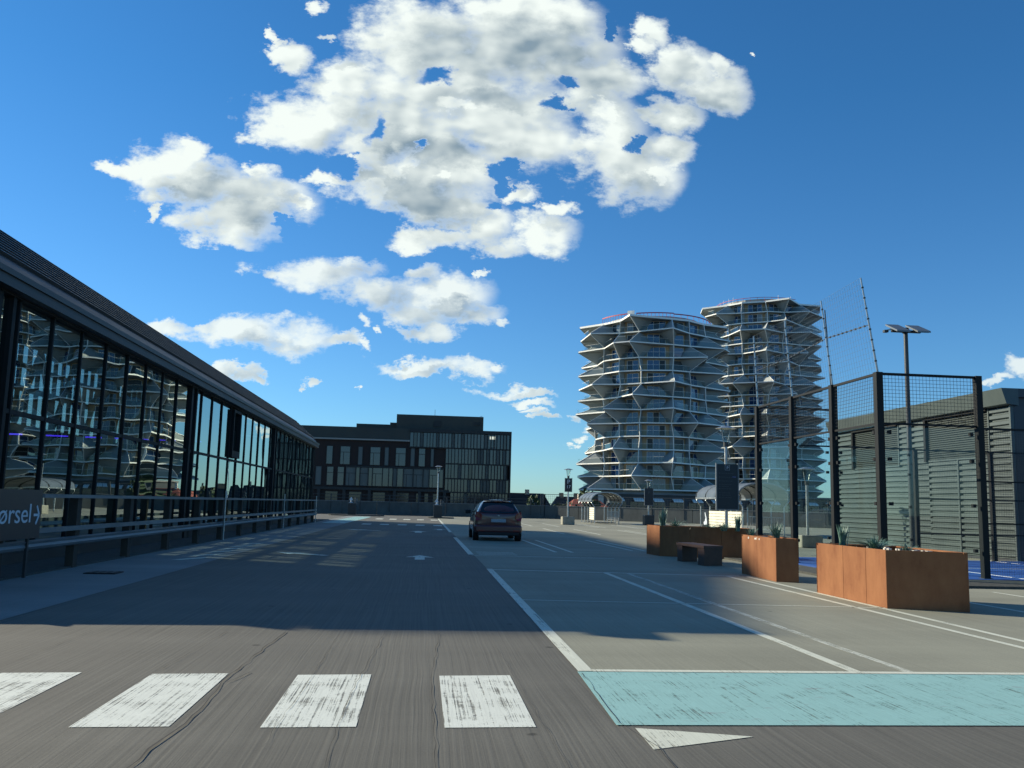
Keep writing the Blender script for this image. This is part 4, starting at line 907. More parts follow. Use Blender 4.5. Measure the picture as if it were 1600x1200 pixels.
for y0, y1, z0, z1 in ((25.42, 28.72, 3.10, 4.46), (30.6, 33.9, 3.03, 4.44)):
    b = MB(); b.box(PX+.0, PX+.015, y0, y1, z0, z1, 'void'); b.build('opening', pr)
    b = MB()
    b.box(PX-.10, PX, y0-.05, y0, z0-.05, z1+.05, 'corr'); b.box(PX-.16, PX, y1, y1+.12, z0-.05, z1+.05, 'void'); b.box(PX-.16, PX, y0, y1, z1, z1+.06, 'void'); b.box(PX-.10, PX, y0, y1, z0-.05, z0, 'corr'); b.build('louvre_frame', pr)
    bl = None; k = 19
    for i in range(k):
        z = z0+.03+i*(z1-z0-.04)/k
        if bl is None:
            b = MB(); b.poly([(PX-.07, y0, z), (PX-.07, y1, z), (PX-.01, y1, z+.055), (PX-.01, y0, z+.055), (PX-.07, y0, z-.012), (PX-.07, y1, z-.012)], [(0, 1, 2, 3), (4, 5, 1, 0)], 'louvre'); bl = b.build('louvre_blade', pr); zb = z
        else: share(bl, 'louvre_blade', pr, (0, 0, z-zb))

# ================================================================== SPORTS COURT
CX0, CX1, CY0, CY1 = 9.2, 28.8, 17.35, 24.0
ct = thing('padel_court', 'fenced sports court with black posts, glass walls, wire mesh and a blue floor', 'court', (9.2, 17.35, 0))
b = MB(); b.prism([(8.95, 17.1), (29, 17.1), (29, 24.25), (8.95, 24.25)], 0.0, .055, 'court_blue'); b.build('floor', ct)
b = MB(); b.prism([(8.1, 15.6), (30, 15.15), (30, 17.1), (8.95, 17.1), (8.95, 24.3), (8.0, 24.3)], 0.0, .05, 'kerb'); b.build('border', ct)
for (x0, x1, y0, y1) in ((12.2, 12.26, 17.2, 24.1), (15.9, 15.96, 17.2, 24.1), (12.26, 28, 20.6, 20.66)):
    b = MB(); b.box(x0, x1, y0, y1, .055, .06, 'court_line'); b.build('floor_line', ct)
def cpost(x, y, h, w=.12):
    b = MB(); b.box(x-w/2, x+w/2, y-w/2, y+w/2, .05, h, 'black_metal'); b.box(x-w/2-.03, x+w/2+.03, y-w/2-.03, y+w/2+.03, .05, .07, 'dark_metal'); b.build('post', ct)
for y in (17.35, 19.4, 21.65, 24.0): cpost(9.2, y, 4.17, .14)
cpost(11.35, 17.35, 4.17, .13); cpost(11.38, 24.0, 4.17, .12)
for x in (13.4, 15.5, 17.6, 19.7, 21.8, 23.9): cpost(x, 17.35, 3.1, .10)
for x in (13.75, 16.0, 18.1, 20.2, 22.3): cpost(x, 24.0, 3.1, .10)
def mesh(p, q, z0, z1, cell=.072, wr=.0075, name='wire_mesh'):
    p = Vector((*p, 0)); q = Vector((*q, 0)); L_ = (q-p).length; n = int(L_/cell); d = (q-p)/n; b = MB()
    e = (q-p).normalized()*wr/2; nn = Vector((-e.y, e.x, 0))
    def strip(a, c, w_):  # square wire from two crossed faces
        b.poly([a-w_, a+w_, c+w_, c-w_], [(0, 1, 2, 3)], 'wire')
    for i in range(1, n):
        a = p+d*i; u = Vector((a.x, a.y, z0)); v_ = Vector((a.x, a.y, z1)); strip(u, v_, e); strip(u, v_, nn)
    k = int((z1-z0)/cell)
    for i in range(1, k):
        z = z0+i*(z1-z0)/k; u = Vector((p.x, p.y, z)); v_ = Vector((q.x, q.y, z)); strip(u, v_, Vector((0, 0, wr/2))); strip(u, v_, nn)
    o = b.build(name, ct); return o
def rail(p, q, z, w=.05):
    b = MB(); b.beam((*p, z), (*q, z), w, w, 'black_metal'); b.build('rail', ct)
def gpane(p, q, z0, z1):
    b = MB(); b.poly([(*p, z0), (*q, z0), (*q, z1), (*p, z1)], [(0, 1, 2, 3)], 'court_glass'); b.build('glass_pane', ct)
    d = (Vector(q)-Vector(p)).normalized()
    for z in (.6, 1.5, 2.4, 2.95):
        for c in (Vector(p)+d*.12, Vector(q)-d*.12):
            bb = MB(); bb.box(c.x-.035, c.x+.035, c.y-.035, c.y+.035, z-.035, z+.035, 'black_metal'); bb.build('clamp', ct)
L4 = [17.35, 19.4, 21.65, 24.0]
for a, c in zip(L4[:-1], L4[1:]):
    gpane((9.2, a+.08), (9.2, c-.08), .08, 3.08); mesh((9.2, a), (9.2, c), 3.14, 4.12); rail((9.2, a), (9.2, c), 4.14); rail((9.2, a), (9.2, c), 3.12, .04)
gpane((9.28, 17.35), (11.28, 17.35), .08, 3.06); mesh((9.2, 17.35), (11.35, 17.35), 3.14, 4.12); rail((9.2, 17.35), (11.35, 17.35), 4.14); rail((9.2, 17.35), (11.35, 17.35), 3.12, .04)
gpane((9.28, 24.0), (11.3, 24.0), .08, 3.06); mesh((9.2, 24.0), (11.38, 24.0), 3.14, 4.12); rail((9.2, 24.0), (11.38, 24.0), 4.14); rail((9.2, 24.0), (13.75, 24.0), 3.12, .04)
gpane((11.45, 24.0), (13.68, 24.0), .08, 3.06)
xb = [13.75, 16.0, 18.1, 20.2, 22.3]
for a, c in zip(xb[:-1], xb[1:]): mesh((a, 24.0), (c, 24.0), .1, 3.08, .05, .005)
rail((13.75, 24.0), (22.3, 24.0), 3.10, .04)
for z in (.78, 1.75): rail((13.75, 24.0), (22.3, 24.0), z, .035)
xf = [11.35, 13.4, 15.5, 17.6, 19.7, 21.8, 23.9]
for a, c in zip(xf[:-1], xf[1:]): mesh((a, 17.35), (c, 17.35), .1, 3.06, .05, .005)
rail((11.35, 17.35), (23.9, 17.35), 3.08, .045)
for z in (1.15, 2.0): rail((11.35, 17.35), (23.9, 17.35), z, .03)
# ball-stop net on tall raked poles above the wall
nt_ = thing('ball_stop_net', 'fine ball stop net on slim raked silver poles above the court wall', 'net', (9.1, 17.35, 4.15))
tops = [Vector((8.89, 17.35, 6.14)), Vector((8.97, 19.4, 6.12)), Vector((9.03, 21.65, 6.12)), Vector((9.1, 24.0, 6.15))]
bots = [Vector((9.2, y, 4.17)) for y in L4]
for a, c in zip(bots, tops):
    b = MB(); b.cyl(a, c, .022, .016, 6, 'steel')
    for k in range(1, 9):
        p = a.lerp(c, k/9); b.cyl(p, p+(c-a).normalized()*.03, .026, n=6, mat='dark_metal')
    b.build('pole', nt_)
def netp(a0, a1, c1, c0, cell=.11, wr=.0026):
    b = MB(); n = int((a1-a0).length/cell); k = int((c0-a0).length/cell)
    def bl(s_, t_): return a0*(1-s_)*(1-t_)+a1*s_*(1-t_)+c1*s_*t_+c0*(1-s_)*t_
    for i in range(1, n+1): b.beam(bl(i/n, 0), bl(i/n, 1), wr, wr, 'net')
    for i in range(1, k+1): b.beam(bl(0, i/k), bl(1, i/k), wr, wr, 'net')
    b.build('netting', nt_)
for i in range(3): netp(bots[i], bots[i+1], tops[i+1], tops[i])
bk = [Vector((9.2, 24, 4.17)), Vector((11.38, 24, 4.17))]; tk = [tops[3], Vector((11.2, 24.0, 7.0))]
b = MB(); b.cyl(bk[1], tk[1], .022, .018, 6, 'dark_metal'); b.build('pole', nt_)
for a, c in ((tops[0].lerp(bots[0], .5), tops[1].lerp(bots[1], .45)), (tops[1].lerp(bots[1], .45), tops[2].lerp(bots[2], .5)), (tops[2].lerp(bots[2], .5), tops[3].lerp(bots[3], .5))):
    b = MB(); b.beam(a, c, .012, .012, 'dark_metal')
    for k in range(1, 10):
        p = a.lerp(c, k/10); b.box(p.x-.016, p.x+.016, p.y-.03, p.y+.03, p.z-.016, p.z+.016, 'dark_metal')
    b.build('rope', nt_)
# floodlight
fl = thing('court_floodlight', 'tall dark pole with two flat tilted floodlight heads above the court', 'floodlight', (13.85, 24.45, 0))
b = MB(); b.cyl((13.85, 24.45, 0), (13.85, 24.45, 6.62), .075, .06, 12, 'dark_metal'); b.build('pole', fl)
b = MB(); b.beam((13.42, 24.45, 6.58), (14.3, 24.45, 6.58), .07, .07, 'dark_metal'); b.cyl((13.85, 24.38, 6.60), (13.85, 24.52, 6.60), .09, n=10, mat='black_metal'); b.build('cross_arm', fl)
b = MB(); b.box(13.24, 13.36, 24.5, 24.62, 6.55, 6.62, 'dark_metal'); b.beam((13.3, 24.55, 6.6), (13.5, 24.45, 6.66), .04, .04, 'steel'); b.build('side_bracket', fl)
for x in (13.40, 14.02):
    b = MB(); dz = .16
    P = [(x, 24.1, 6.50), (x+.40, 24.1, 6.50), (x+.40, 24.75, 6.50+dz+.13), (x, 24.75, 6.50+dz+.13)]
    b.poly(P+[(a_, b_, c_+.05) for a_, b_, c_ in P], [(0, 3, 2, 1), (4, 5, 6, 7), (0, 1, 5, 4), (1, 2, 6, 5), (2, 3, 7, 6), (3, 0, 4, 7)], 'sign_grey')
    h = b.build('lamp_head', fl)
    b = MB(); P2 = [(x+.03, 24.14, 6.507), (x+.37, 24.14, 6.507), (x+.37, 24.71, 6.765), (x+.03, 24.71, 6.765)]
    b.poly([(a_, b_, c_-.006) for a_, b_, c_ in P2], [(0, 3, 2, 1)], 'tower_curtain'); b.build('lens', h)

# ================================================================== PLANTERS
def planter(label, pts, h, joints, loc):
    """pts A,B,C,D counter-clockwise seen from above starting far left; joints: fractions along A-B, B-C, C-D, D-A"""
    t = thing('planter', label, 'planter', (*loc, 0), 'rust brown steel planters along the court')
    n = len(pts)
    for i in range(n):
        a = Vector((*pts[i], 0)); c = Vector((*pts[(i+1) % n], 0)); d = (c-a).normalized(); nin = Vector((-d.y, d.x, 0))
        fr = [0]+list(joints[i])+[1]
        for f0, f1 in zip(fr[:-1], fr[1:]):
            g = .0035
            p = a.lerp(c, f0)+d*(g if f0 > 0 else 0); q = a.lerp(c, f1)-d*(g if f1 < 1 else 0); b = MB(); th_ = .02
            P = [p, q, q+nin*th_, p+nin*th_]
            b.poly([tuple(v_) for v_ in P]+[(v_.x, v_.y, h) for v_ in P], [(0, 3, 2, 1), (4, 5, 6, 7), (0, 1, 5, 4), (1, 2, 6, 5), (2, 3, 7, 6), (3, 0, 4, 7)], 'corten')
            o = b.build('steel_panel', t)
            bv = o.modifiers.new('b', 'BEVEL'); bv.width = .003; bv.segments = 1
        b = MB(); b.beam(a+nin*.03+Vector((0, 0, h-.012)), c+nin*.03+Vector((0, 0, h-.012)), .05, .018, 'corten'); b.build('rim', t)
    cen = Vector((sum(p[0] for p in pts)/n, sum(p[1] for p in pts)/n))
    ins = [tuple(Vector(p)+(cen-Vector(p)).normalized()*.04) for p in pts]
    b = MB(); b.sheet(ins, h-.07, 'soil'); b.build('soil', t)
    b = MB(); rp = random.Random(len(label))
    for k in range(60):
        i = rp.randrange(n); t_ = rp.random(); p = Vector(pts[i]).lerp(Vector(pts[(i+1) % n]), t_); p = p.lerp(cen, rp.uniform(.06, .35)); s_ = rp.uniform(.015, .035)
        b.box(p.x-s_, p.x+s_, p.y-s_, p.y+s_, h-.07, h-.07+s_*1.5, 'pebble')
    stuff(b.build('pebbles', t))
    return t
planter('large rust brown steel planter nearest the camera, holding a spiky plant', [(6.44, 14.3), (6.45, 12.10), (7.42, 11.72), (7.52, 13.7)], .80, [(.42, .74), (), (.5,), (.5,)], (6.45, 12.1))
planter('small square rust brown steel planter left of the largest one', [(6.62, 18.25), (6.57, 16.32), (6.93, 16.15), (7.1, 17.9)], .80, [(.47,), (), (), ()], (6.57, 16.3))
planter('long low rust brown steel planter in shade behind the bench', [(6.42, 25.4), (6.50, 24.3), (8.72, 23.1), (8.76, 24.3)], .82, [(), (.33, .66), (), (.5,)], (6.5, 24.3))
bn = thing('bench', 'dark steel box bench with a slab seat in front of the long planter', 'bench', (6.6, 21, 0))
sv = Vector((-.17, 1.8, 0)).normalized()
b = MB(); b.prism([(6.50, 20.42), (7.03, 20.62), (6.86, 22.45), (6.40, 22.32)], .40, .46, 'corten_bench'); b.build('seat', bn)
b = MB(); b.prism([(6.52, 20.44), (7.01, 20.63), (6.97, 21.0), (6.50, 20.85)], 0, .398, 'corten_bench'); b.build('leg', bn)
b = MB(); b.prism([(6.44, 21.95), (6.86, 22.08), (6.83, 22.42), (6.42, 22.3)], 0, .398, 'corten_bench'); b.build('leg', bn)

def tuft(label, x, y, z, n, h, spread, seed, droop=.4, mat='leaf', wd=.012, name='ornamental_grass', cat='plant'):
    rt_ = random.Random(seed); t = thing(name, label, cat, (x, y, z), 'blue green plants in the planters')
    for part in range(2):
        b = MB()
        for i in range(n//2):
            a = rt_.uniform(0, 6.283); l = 1.1*h*rt_.uniform(.55, 1.05); tilt = rt_.uniform(.05, 1)*spread; w_ = wd*rt_.uniform(.7, 1.3)
            bx, by = x+rt_.gauss(0, .025), y+rt_.gauss(0, .025); P = []
            sdx, sdy = -math.sin(a), math.cos(a); k = 4
            for j in range(k+1):
                s_ = j/k; out = tilt*l*(s_+droop*s_*s_)*.8; zz_ = z+l*s_*(1-droop*.5*tilt*s_*1.2); ww = w_*(1-s_)**.6+.0008
                P += [(bx+math.cos(a)*out-sdx*ww, by+math.sin(a)*out-sdy*ww, zz_), (bx+math.cos(a)*out+sdx*ww, by+math.sin(a)*out+sdy*ww, zz_+.002)]
            b.poly(P, [(2*j, 2*j+1, 2*j+3, 2*j+2) for j in range(k)], mat if rt_.random() < .6 else 'leaf_pale')
        b.build('leaves', t)
ZP = .74
tuft('upright spiky blue green plant at the far corner of the large planter', 6.62, 13.75, ZP, 60, .34, .38, 1, .15, wd=.014)
tuft('spreading pale green clump in the middle of the large planter', 6.75, 13.0, ZP, 150, .24, 1.15, 2, .7, wd=.006)
tuft('low wiry green clump beside the middle one in the large planter', 6.95, 13.3, ZP, 120, .20, 1.2, 3, .8, wd=.006)
tuft('flat tuft barely showing over the shaded side of the large planter', 7.25, 13.0, ZP, 60, .14, 1.1, 4, .8, wd=.006)
tuft('bushy blue green tuft rising from the small planter', 6.82, 16.9, ZP, 90, .34, .75, 5, .4, wd=.010)
tuft('small tuft at the back corner of the small planter', 6.72, 18.0, ZP, 50, .22, .7, 6, .4, wd=.009)
tuft('tall spiky plant at the left end of the long planter', 6.75, 24.9, ZP, 70, .55, .30, 7, .2, wd=.018)
tuft('wide pale clump next to the tall plant in the long planter', 7.0, 24.5, ZP, 110, .30, 1.2, 8, .8, wd=.009)
tuft('low pale clump in the middle of the long planter', 7.7, 23.75, ZP, 90, .22, 1.2, 9, .8, wd=.008)
tuft('trailing clump hanging over the front of the long planter', 7.95, 23.3, ZP, 90, .30, 1.0, 10, 1.0, wd=.008)
tuft('upright tuft in front of the large parking sign post', 8.35, 23.3, ZP, 70, .42, .35, 11, .2, wd=.016)

# ================================================================== LAMPS AND SIGNS
def lamp(name, label, x, y, zt, foot, panel=None, face=None):
    """foot = half size of the block; panel = (half width, z0, z1)"""
    t = thing(name, label, 'street lamp', (x, y, 0))
    if foot:
        b = MB(); b.box(x-foot[0], x+foot[0], y-foot[0], y+foot[0], 0, foot[1], foot[2]); o = b.build('foot', t); bv = o.modifiers.new('b', 'BEVEL'); bv.width = .03
    b = MB(); b.cyl((x, y, 0), (x, y, zt-.55), .055, .05, 10, 'steel'); b.cyl((x, y, zt-.62), (x, y, zt-.48), .08, n=10, mat='dark_metal'); b.build('pole', t)
    b = MB(); b.cyl((x, y, zt-.48), (x, y, zt-.05), .09, .17, 12, 'lamp_glass', caps=False)
    for k in range(4):
        a = k*math.pi/2+.4; b.beam((x+.09*math.cos(a), y+.09*math.sin(a), zt-.48), (x+.18*math.cos(a), y+.18*math.sin(a), zt-.05), .012, .012, 'steel')
    b.build('lantern', t)
    b = MB(); b.cyl((x, y, zt-.05), (x, y, zt+.03), .34, .12, 16, 'steel'); b.build('lamp_hat', t)
    if panel:
        w_, z0, z1 = panel
        b = MB(); b.box(x-w_, x+w_, y-.12, y-.06, z0, z1, 'sign_black'); pn = b.build('sign_panel', t)
        b = MB(); b.box(x-w_-.03, x-w_, y-.13, y-.05, z0-.03, z1+.03, 'sign_grey'); b.box(x+w_, x+w_+.03, y-.13, y-.05, z0-.03, z1+.03, 'sign_grey'); b.box(x-w_, x+w_, y-.13, y-.05, z0-.03, z0, 'sign_grey'); b.build('frame', pn)
        return t, pn
    return t, None
def face_mat(lx, ly, lz, sx=1, sz=1):   # text that faces -Y, at a local place
    return Matrix.Translation((lx, ly, lz)) @ Matrix(((1, 0, 0, 0), (0, 0, -1, 0), (0, 1, 0, 0), (0, 0, 0, 1))) @ Matrix.Diagonal((sx, sz, 1, 1))
t, pn = lamp('lamp_post', 'lamp post with a black P 17 sign standing on a concrete foot', 10.05, 61.8, 3.83, (.42, .55, 'concrete_block'), (.23, 2.28, 3.19))
text('lettering', 'P', pn, 'sign_white', .42, face_mat(10.05-10.05, -.135, 2.80), 'CENTER')
text('lettering', '17', pn, 'sign_white', .30, face_mat(0, -.135, 2.50), 'CENTER')
b = MB(); t, pn = lamp('lamp_post', 'lamp post with plain black sign and black foot before the shorter tower', 16.8, 66, 3.35, (.36, .75, 'bin'), (.31, 1.50, 2.74))
text('lettering', 'P', pn, 'sign_dim', .35, face_mat(0, -.135, 2.3), 'CENTER')
t, pn = lamp('lamp_post', 'lamp post carrying the large black parking information sign above the planters', 9.52, 27.6, 3.90, (.35, .5, 'concrete_block'), (.335, 1.32, 2.72))
text('lettering', 'P', pn, 'sign_white', .13, face_mat(0, -.135, 2.56), 'CENTER')
b = MB(); q = (9.52, 27.6)
for (x0, x1, z0, z1) in ((-.075, .075, 2.685, 2.69), (-.075, .075, 2.53, 2.535), (-.075, -.07, 2.535, 2.685), (.07, .075, 2.535, 2.685)): b.box(q[0]+x0, q[0]+x1, q[1]-.126, q[1]-.121, z0, z1, 'sign_white')
b.build('sign_symbol', pn)
b = MB()
for z, w_ in ((2.43, .26), (2.31, .24), (2.19, .22), (2.08, .23), (2.02, .16), (1.95, .2), (1.82, .17), (1.75, .2), (1.68, .2)):
    b.box(q[0]-.27, q[0]-.23, q[1]-.126, q[1]-.121, z-.012, z+.022, 'sign_dim')
    x = q[0]-.19; rr_ = random.Random(int(z*100))
    while x < q[0]-.19+w_*1.4:
        l = rr_.uniform(.02, .05); b.box(x, x+l, q[1]-.126, q[1]-.121, z-.006, z+.012, 'sign_dim'); x += l+.012
b.build('text_lines', pn)
b = MB(); b.box(q[0]+.16, q[0]+.28, q[1]-.126, q[1]-.121, 2.315, 2.335, 'sign_blue'); b.build('blue_strip', pn)
lamp('lamp_post', 'lamp post without a sign standing by the right hand direction box', 1.30, 76.3, 4.35, None)
lamp('lamp_post', 'lamp post seen through the court glass, standing on a round concrete foot', 14.1, 32.0, 2.9, (.40, .45, 'concrete_block'))

def dirbox(label, x, y):
    t = thing('direction_box', label, 'direction post', (x, y, 0), 'black boxes with white arrows on the islands')
    b = MB(); b.box(x-.34, x+.34, y-.3, y+.3, .05, 1.05, 'bin'); b.box(x-.36, x+.36, y-.32, y+.32, 1.05, 1.11, 'far_grey'); b.build('box', t)
    b = MB(); b.box(x-.28, x+.02, y-.05, y, 1.11, 1.16, 'sign_white'); b.cyl((x-.13, y-.02, 1.16), (x-.13, y-.02, 1.35), .045, n=6, mat='sign_white')
    b.poly([(x-.30, y-.03, 1.33), (x+.04, y-.03, 1.33), (x-.13, y-.03, 1.62), (x-.30, y+.0, 1.33), (x+.04, y+.0, 1.33), (x-.13, y+.0, 1.62)], [(0, 1, 2), (5, 4, 3), (0, 3, 4, 1), (1, 4, 5, 2), (2, 5, 3, 0)], 'sign_white'); b.build('up_arrow', t)
    b = MB(); b.cyl((x+.22, y-.02, 1.11), (x+.22, y-.02, 1.55), .03, n=6, mat='far_grey'); b.beam((x+.1, y-.06, 1.36), (x+.42, y-.06, 1.36), .03, .04, 'rail_metal')
    for s_ in (-1, 1): b.beam((x+.32, y-.06, 1.36+s_*.12), (x+.44, y-.06, 1.36), .03, .04, 'rail_metal')
    b.build('side_arrow', t)
dirbox('black box with white arrows on the left traffic island', -5.95, 79)
dirbox('black box with white arrows below the plain lamp post', 1.35, 75.4)
def island(label, x, y, rx, ry):
    b = MB(); b.prism([(x+rx*math.cos(i*math.pi/12), y+ry*math.sin(i*math.pi/12)) for i in range(24)], 0, .10, 'kerb'); struct(b.build('kerb'))
island('', -5.6, 79, 2.4, 1.2); island('', 1.6, 75.6, 1.1, .9)

# ================================================================== TROLLEY SHELTERS
def shelter(label, x, y, L_, rz=0, logo=False, s=1.0, fr=.35):
    t = thing('trolley_shelter', label, 'shelter', (x, y, 0), 'barrel roofed trolley shelters', rz)
    W, ZE, ZC = 2.55*s, 1.78*s, 2.52*s; n = 12
    def arc_(yy, dz=0): return [(W/2-W/2*math.cos(math.pi*i/n), yy, ZE+(ZC-ZE)*math.sin(math.pi*i/n)**.85+dz) for i in range(n+1)]
    kseg = 4
    for j in range(kseg):
        y0 = j*L_/kseg+.02; y1 = (j+1)*L_/kseg-.02; a = arc_(y0); c = arc_(y1); a2 = arc_(y0, .03); c2 = arc_(y1, .03)
        b = MB(); b.poly(a+c, [(i, i+1, n+2+i, n+1+i) for i in range(n)], 'vault'); b.poly(a2+c2, [(i, n+1+i, n+2+i, i+1) for i in range(n)], 'vault'); b.build('roof_sheet', t, origin='local')
    for j in range(kseg+1):
        yy = j*L_/kseg; a = arc_(yy, .0); b = MB()
        for p, q_ in zip(a[:-1], a[1:]): b.beam(p, q_, .07, .07, 'steel' if j == 0 else 'dark_metal', upv=(0, 1, 0))
        b.build('roof_rib', t, origin='local')
    for j in range(kseg+1):
        yy = j*L_/kseg
        for sx, xx in ((1, 0), (-1, W)):
            b = MB(); b.cyl((xx+sx*.28, yy, 0), (xx+sx*.28, yy, ZE-.45), .035, n=8, mat='steel'); b.cyl((xx+sx*.28, yy, ZE-.45), (xx+sx*.02, yy, ZE-.12), .03, n=8, mat='steel'); b.cyl((xx+sx*.02, yy, ZE-.14), (xx+sx*.1, yy, ZE+.02), .03, n=8, mat='steel'); b.build('post', t, origin='local')
    for xx in (0, W):
        b = MB(); b.beam((xx, 0, ZE), (xx, L_, ZE), .07, .09, 'steel'); b.build('eaves_rail', t, origin='local')
    y0p = .1
    for k in range(6):
        z = .30+k*.155
        b = MB(); b.box(.24, .27, y0p, L_*fr, z, z+.135, 'white_slat'); b.build('slat', t, origin='local')
    if logo:
        b = MB(); b.box(.20, .235, L_*fr-1.1, L_*fr, .28, 1.22, 'sign_black'); lg = b.build('logo_board', t, origin='local')
        b = MB(); yy = L_*fr-.55
        b.poly([(.195, yy-.3, .42), (.195, yy+.25, .42), (.195, yy+.30, .55), (.195, yy+.1, .62), (.195, yy-.05, .80), (.195, yy+.1, 1.08), (.195, yy+.0, 1.14), (.195, yy-.2, .85), (.195, yy-.3, .6)], [(0, 1, 2, 3, 4, 5, 6, 7, 8)], 'sign_white'); b.build('logo', lg, origin='local')
    # grid barrier on the other side and trolley rails
    b = MB()
    for k in range(18): b.box(W-.30, W-.28, .1+k*L_*.7/18, .13+k*L_*.7/18, .30, .95, 'steel')
    b.box(W-.31, W-.27, .1, L_*.7, .93, .97, 'steel'); b.box(W-.31, W-.27, .1, L_*.7, .28, .32, 'steel'); b.build('grid_barrier', t, origin='local')
    b = MB()
    for xx in (.8, 1.3, 1.8): b.beam((xx, .1, .12), (xx, L_*.9, .12), .05, .05, 'steel')
    for k in range(5): b.beam((.45, .3+k*L_*.2, .1), (W-.45, .3+k*L_*.2, .1), .04, .04, 'dark_metal')
    b.build('floor_rail', t, origin='local')
    return t
shelter('farther barrel roofed trolley shelter with slatted side, left of the plain black sign', 12.75, 67.5, 5.5, s=.95)
shelter('nearer barrel roofed trolley shelter with white slats, behind the large parking sign', 16.1, 45.0, 7.0, logo=True, s=1.08, fr=.92)

# ================================================================== CAR
cr_ = thing('parked_car', 'small dark red hatchback seen from behind, parked in a bay', 'car', (2.72, 31.9, 0))
ST = [0.0, .10, .30, .62, 1.05, 1.6, 2.2, 2.75, 3.15, 3.5, 3.78, 3.9]
def prof_at(s):
    """half widths and heights, bottom to roof centre, for a station s (0 rear .. 3.9 nose)"""
    e = .0
    wr = .80+.06*min(1, s/.35) if s < .35 else (.86 if s < 3.2 else .86-.16*((s-3.2)/.7)**1.5)
    low = .26 if s < .1 else .20
    belt = .93 if s < 2.9 else .93-.17*((s-2.9)/1.0)**1.2
    if s < .10: top = None
    P = [(wr*.93, low), (wr*.99, .36), (wr, .55), (wr*.985, .78), (wr*.94, belt)]
    if s <= 0.0: gh = .02
    # greenhouse height over the belt
    if s < .10: g_ = 0.02+.12*(s/.10)
    elif s < .62: g_ = .14+.36*((s-.10)/.52)**.75
    elif s < 2.0: g_ = .50+.03*math.sin((s-.62)/1.4*math.pi)
    elif s < 2.95: g_ = .52*(1-((s-2.0)/.95)**1.7)+.03
    else: g_ = .03
    wt = wr*.94-.27*min(1, g_/.5)
    P += [(wr*.94-(wr*.94-wt)*.45, belt+g_*.5), (wt, belt+g_*.88), (wt*.72, belt+g_*.98), (0, belt+g_+.015)]
    return P
b = MB(); rows_ = []
P = []
for s in ST:
    pr_ = prof_at(s); full = [(-w_, z) for w_, z in pr_]+[(w_, z) for w_, z in pr_[:-1][::-1]]; rows_.append(len(P)); P += [(x+2.72, 31.9+s+(.05 if s == 0 and z < .35 else 0), z) for x, z in full]
nn_ = 17; F_ = []
for i in range(len(ST)-1):
    for k in range(nn_-1): F_.append((i*nn_+k, (i+1)*nn_+k, (i+1)*nn_+k+1, i*nn_+k+1))
    F_.append((i*nn_+nn_-1, (i+1)*nn_+nn_-1, (i+1)*nn_, i*nn_))
F_.append(tuple(range(nn_))); F_.append(tuple(range((len(ST)-1)*nn_, len(ST)*nn_))[::-1])
b.poly(P, F_, 'car_red'); o = b.build('body', cr_, smooth=True)
sm = o.modifiers.new('s', 'SUBSURF'); sm.levels = 2; sm.render_levels = 2
def cq(name, pts, mat, parent=cr_, smooth=False):
    b = MB(); b.poly([(2.72+x, 31.9+y, z) for x, y, z in pts], [tuple(range(len(pts)))], mat); return b.build(name, parent, smooth)
def cbox(name, x0, x1, y0, y1, z0, z1, mat, bev=.02, parent=cr_):
    b = MB(); b.box(2.72+x0, 2.72+x1, 31.9+y0, 31.9+y1, z0, z1, mat); o = b.build(name, parent)
    if bev: m_ = o.modifiers.new('b', 'BEVEL'); m_.width = bev; m_.segments = 2
    return o
b = MB()   # rear window wraps the hatch
gr = [(-.66, .085, 1.02), (-.50, .055, .99), (0, .04, .98), (.50, .055, .99), (.66, .085, 1.02), (.54, .50, 1.36), (.40, .52, 1.39), (0, .53, 1.40), (-.40, .52, 1.39), (-.54, .50, 1.36)]
b.poly([(2.72+x, 31.9+y-.035, z) for x, y, z in gr], [(0, 1, 8, 9), (1, 2, 7, 8), (2, 3, 6, 7), (3, 4, 5, 6)], 'car_glass'); rw = b.build('rear_window', cr_, smooth=True)
b = MB(); b.beam((2.72-.05, 31.86, 1.02), (2.72+.25, 31.90, 1.10), .015, .02, 'car_black'); b.build('wiper', rw)
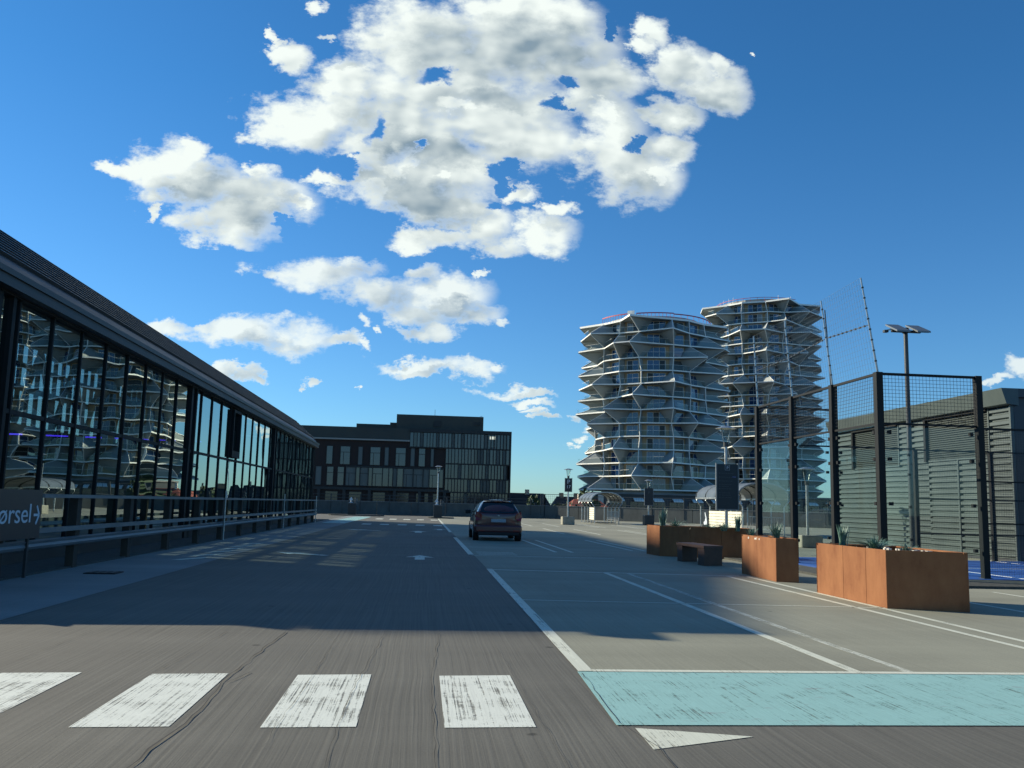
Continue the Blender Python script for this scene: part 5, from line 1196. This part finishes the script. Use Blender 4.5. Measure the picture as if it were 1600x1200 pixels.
for sx in (-1, 1):
    b = MB()   # side glass
    for y0, y1 in ((.62, 1.55), (1.62, 2.55)):
        pr0, pr1 = prof_at(y0), prof_at(y1)
        b.poly([(2.72+sx*(pr0[4][0]*.985+.008), 31.9+y0, .965), (2.72+sx*(pr1[4][0]*.985+.008), 31.9+y1, .965), (2.72+sx*(pr1[6][0]+.03), 31.9+y1-.06, pr1[6][1]-.05), (2.72+sx*(pr0[6][0]+.03), 31.9+y0+.08, pr0[6][1]-.05)], [(0, 1, 2, 3)], 'car_glass')
    b.build('side_window', cr_)
    b = MB(); b.poly([(2.72+sx*.60, 31.87, .93), (2.72+sx*.60, 31.87, .76), (2.72+sx*.80, 31.89, .70), (2.72+sx*.835, 31.96, .86), (2.72+sx*.80, 31.97, 1.02), (2.72+sx*.72, 31.92, 1.02),
        (2.72+sx*.875, 32.12, .84), (2.72+sx*.83, 32.14, .98)], [(0, 1, 2, 3, 4, 5), (3, 6, 7, 4)], 'tail_light'); b.build('tail_light', cr_)
    cbox('mirror', *( (-1.06, -.86) if sx < 0 else (.86, 1.06)), 2.42, 2.56, .92, 1.07, 'car_black', .03)
    for wy in (.62, 3.18):
        b = MB(); xw = 2.72+sx*.76
        b.cyl((xw-.10, 31.9+wy, .31), (xw+.10, 31.9+wy, .31), .31, n=22, mat='tyre'); wh = b.build('wheel', cr_)
        b = MB(); b.cyl((xw+sx*.10, 31.9+wy, .31), (xw+sx*.112, 31.9+wy, .31), .19, n=16, mat='rim'); b.build('rim', wh)
cbox('bumper', -.84, .84, -.06, .30, .30, .56, 'car_red', .06)
cbox('lower_bumper', -.72, .72, -.045, .25, .20, .33, 'car_black', .03)
for sx in (-1, 1): cbox('reflector', sx*.62-.10, sx*.62+.10, -.068, -.05, .36, .39, 'tail_light', 0)
cbox('number_plate', -.26, .26, -.03, .02, .66, .77, 'plate', .006)
cbox('badge', -.035, .035, -.022, .02, .86, .92, 'rim', .01)
cbox('spoiler', -.52, .52, .43, .60, 1.40, 1.44, 'car_red', .015)
cbox('high_brake_light', -.14, .14, .415, .44, 1.375, 1.395, 'tail_light', 0)
b = MB(); b.cyl((2.72, 32.55, 1.45), (2.72, 32.48, 1.72), .01, .006, 6, 'car_black'); b.build('antenna', cr_)
cbox('headrest', -.42, -.18, .95, 1.05, .95, 1.2, 'car_black', .04); cbox('headrest', .18, .42, .95, 1.05, .95, 1.2, 'car_black', .04)
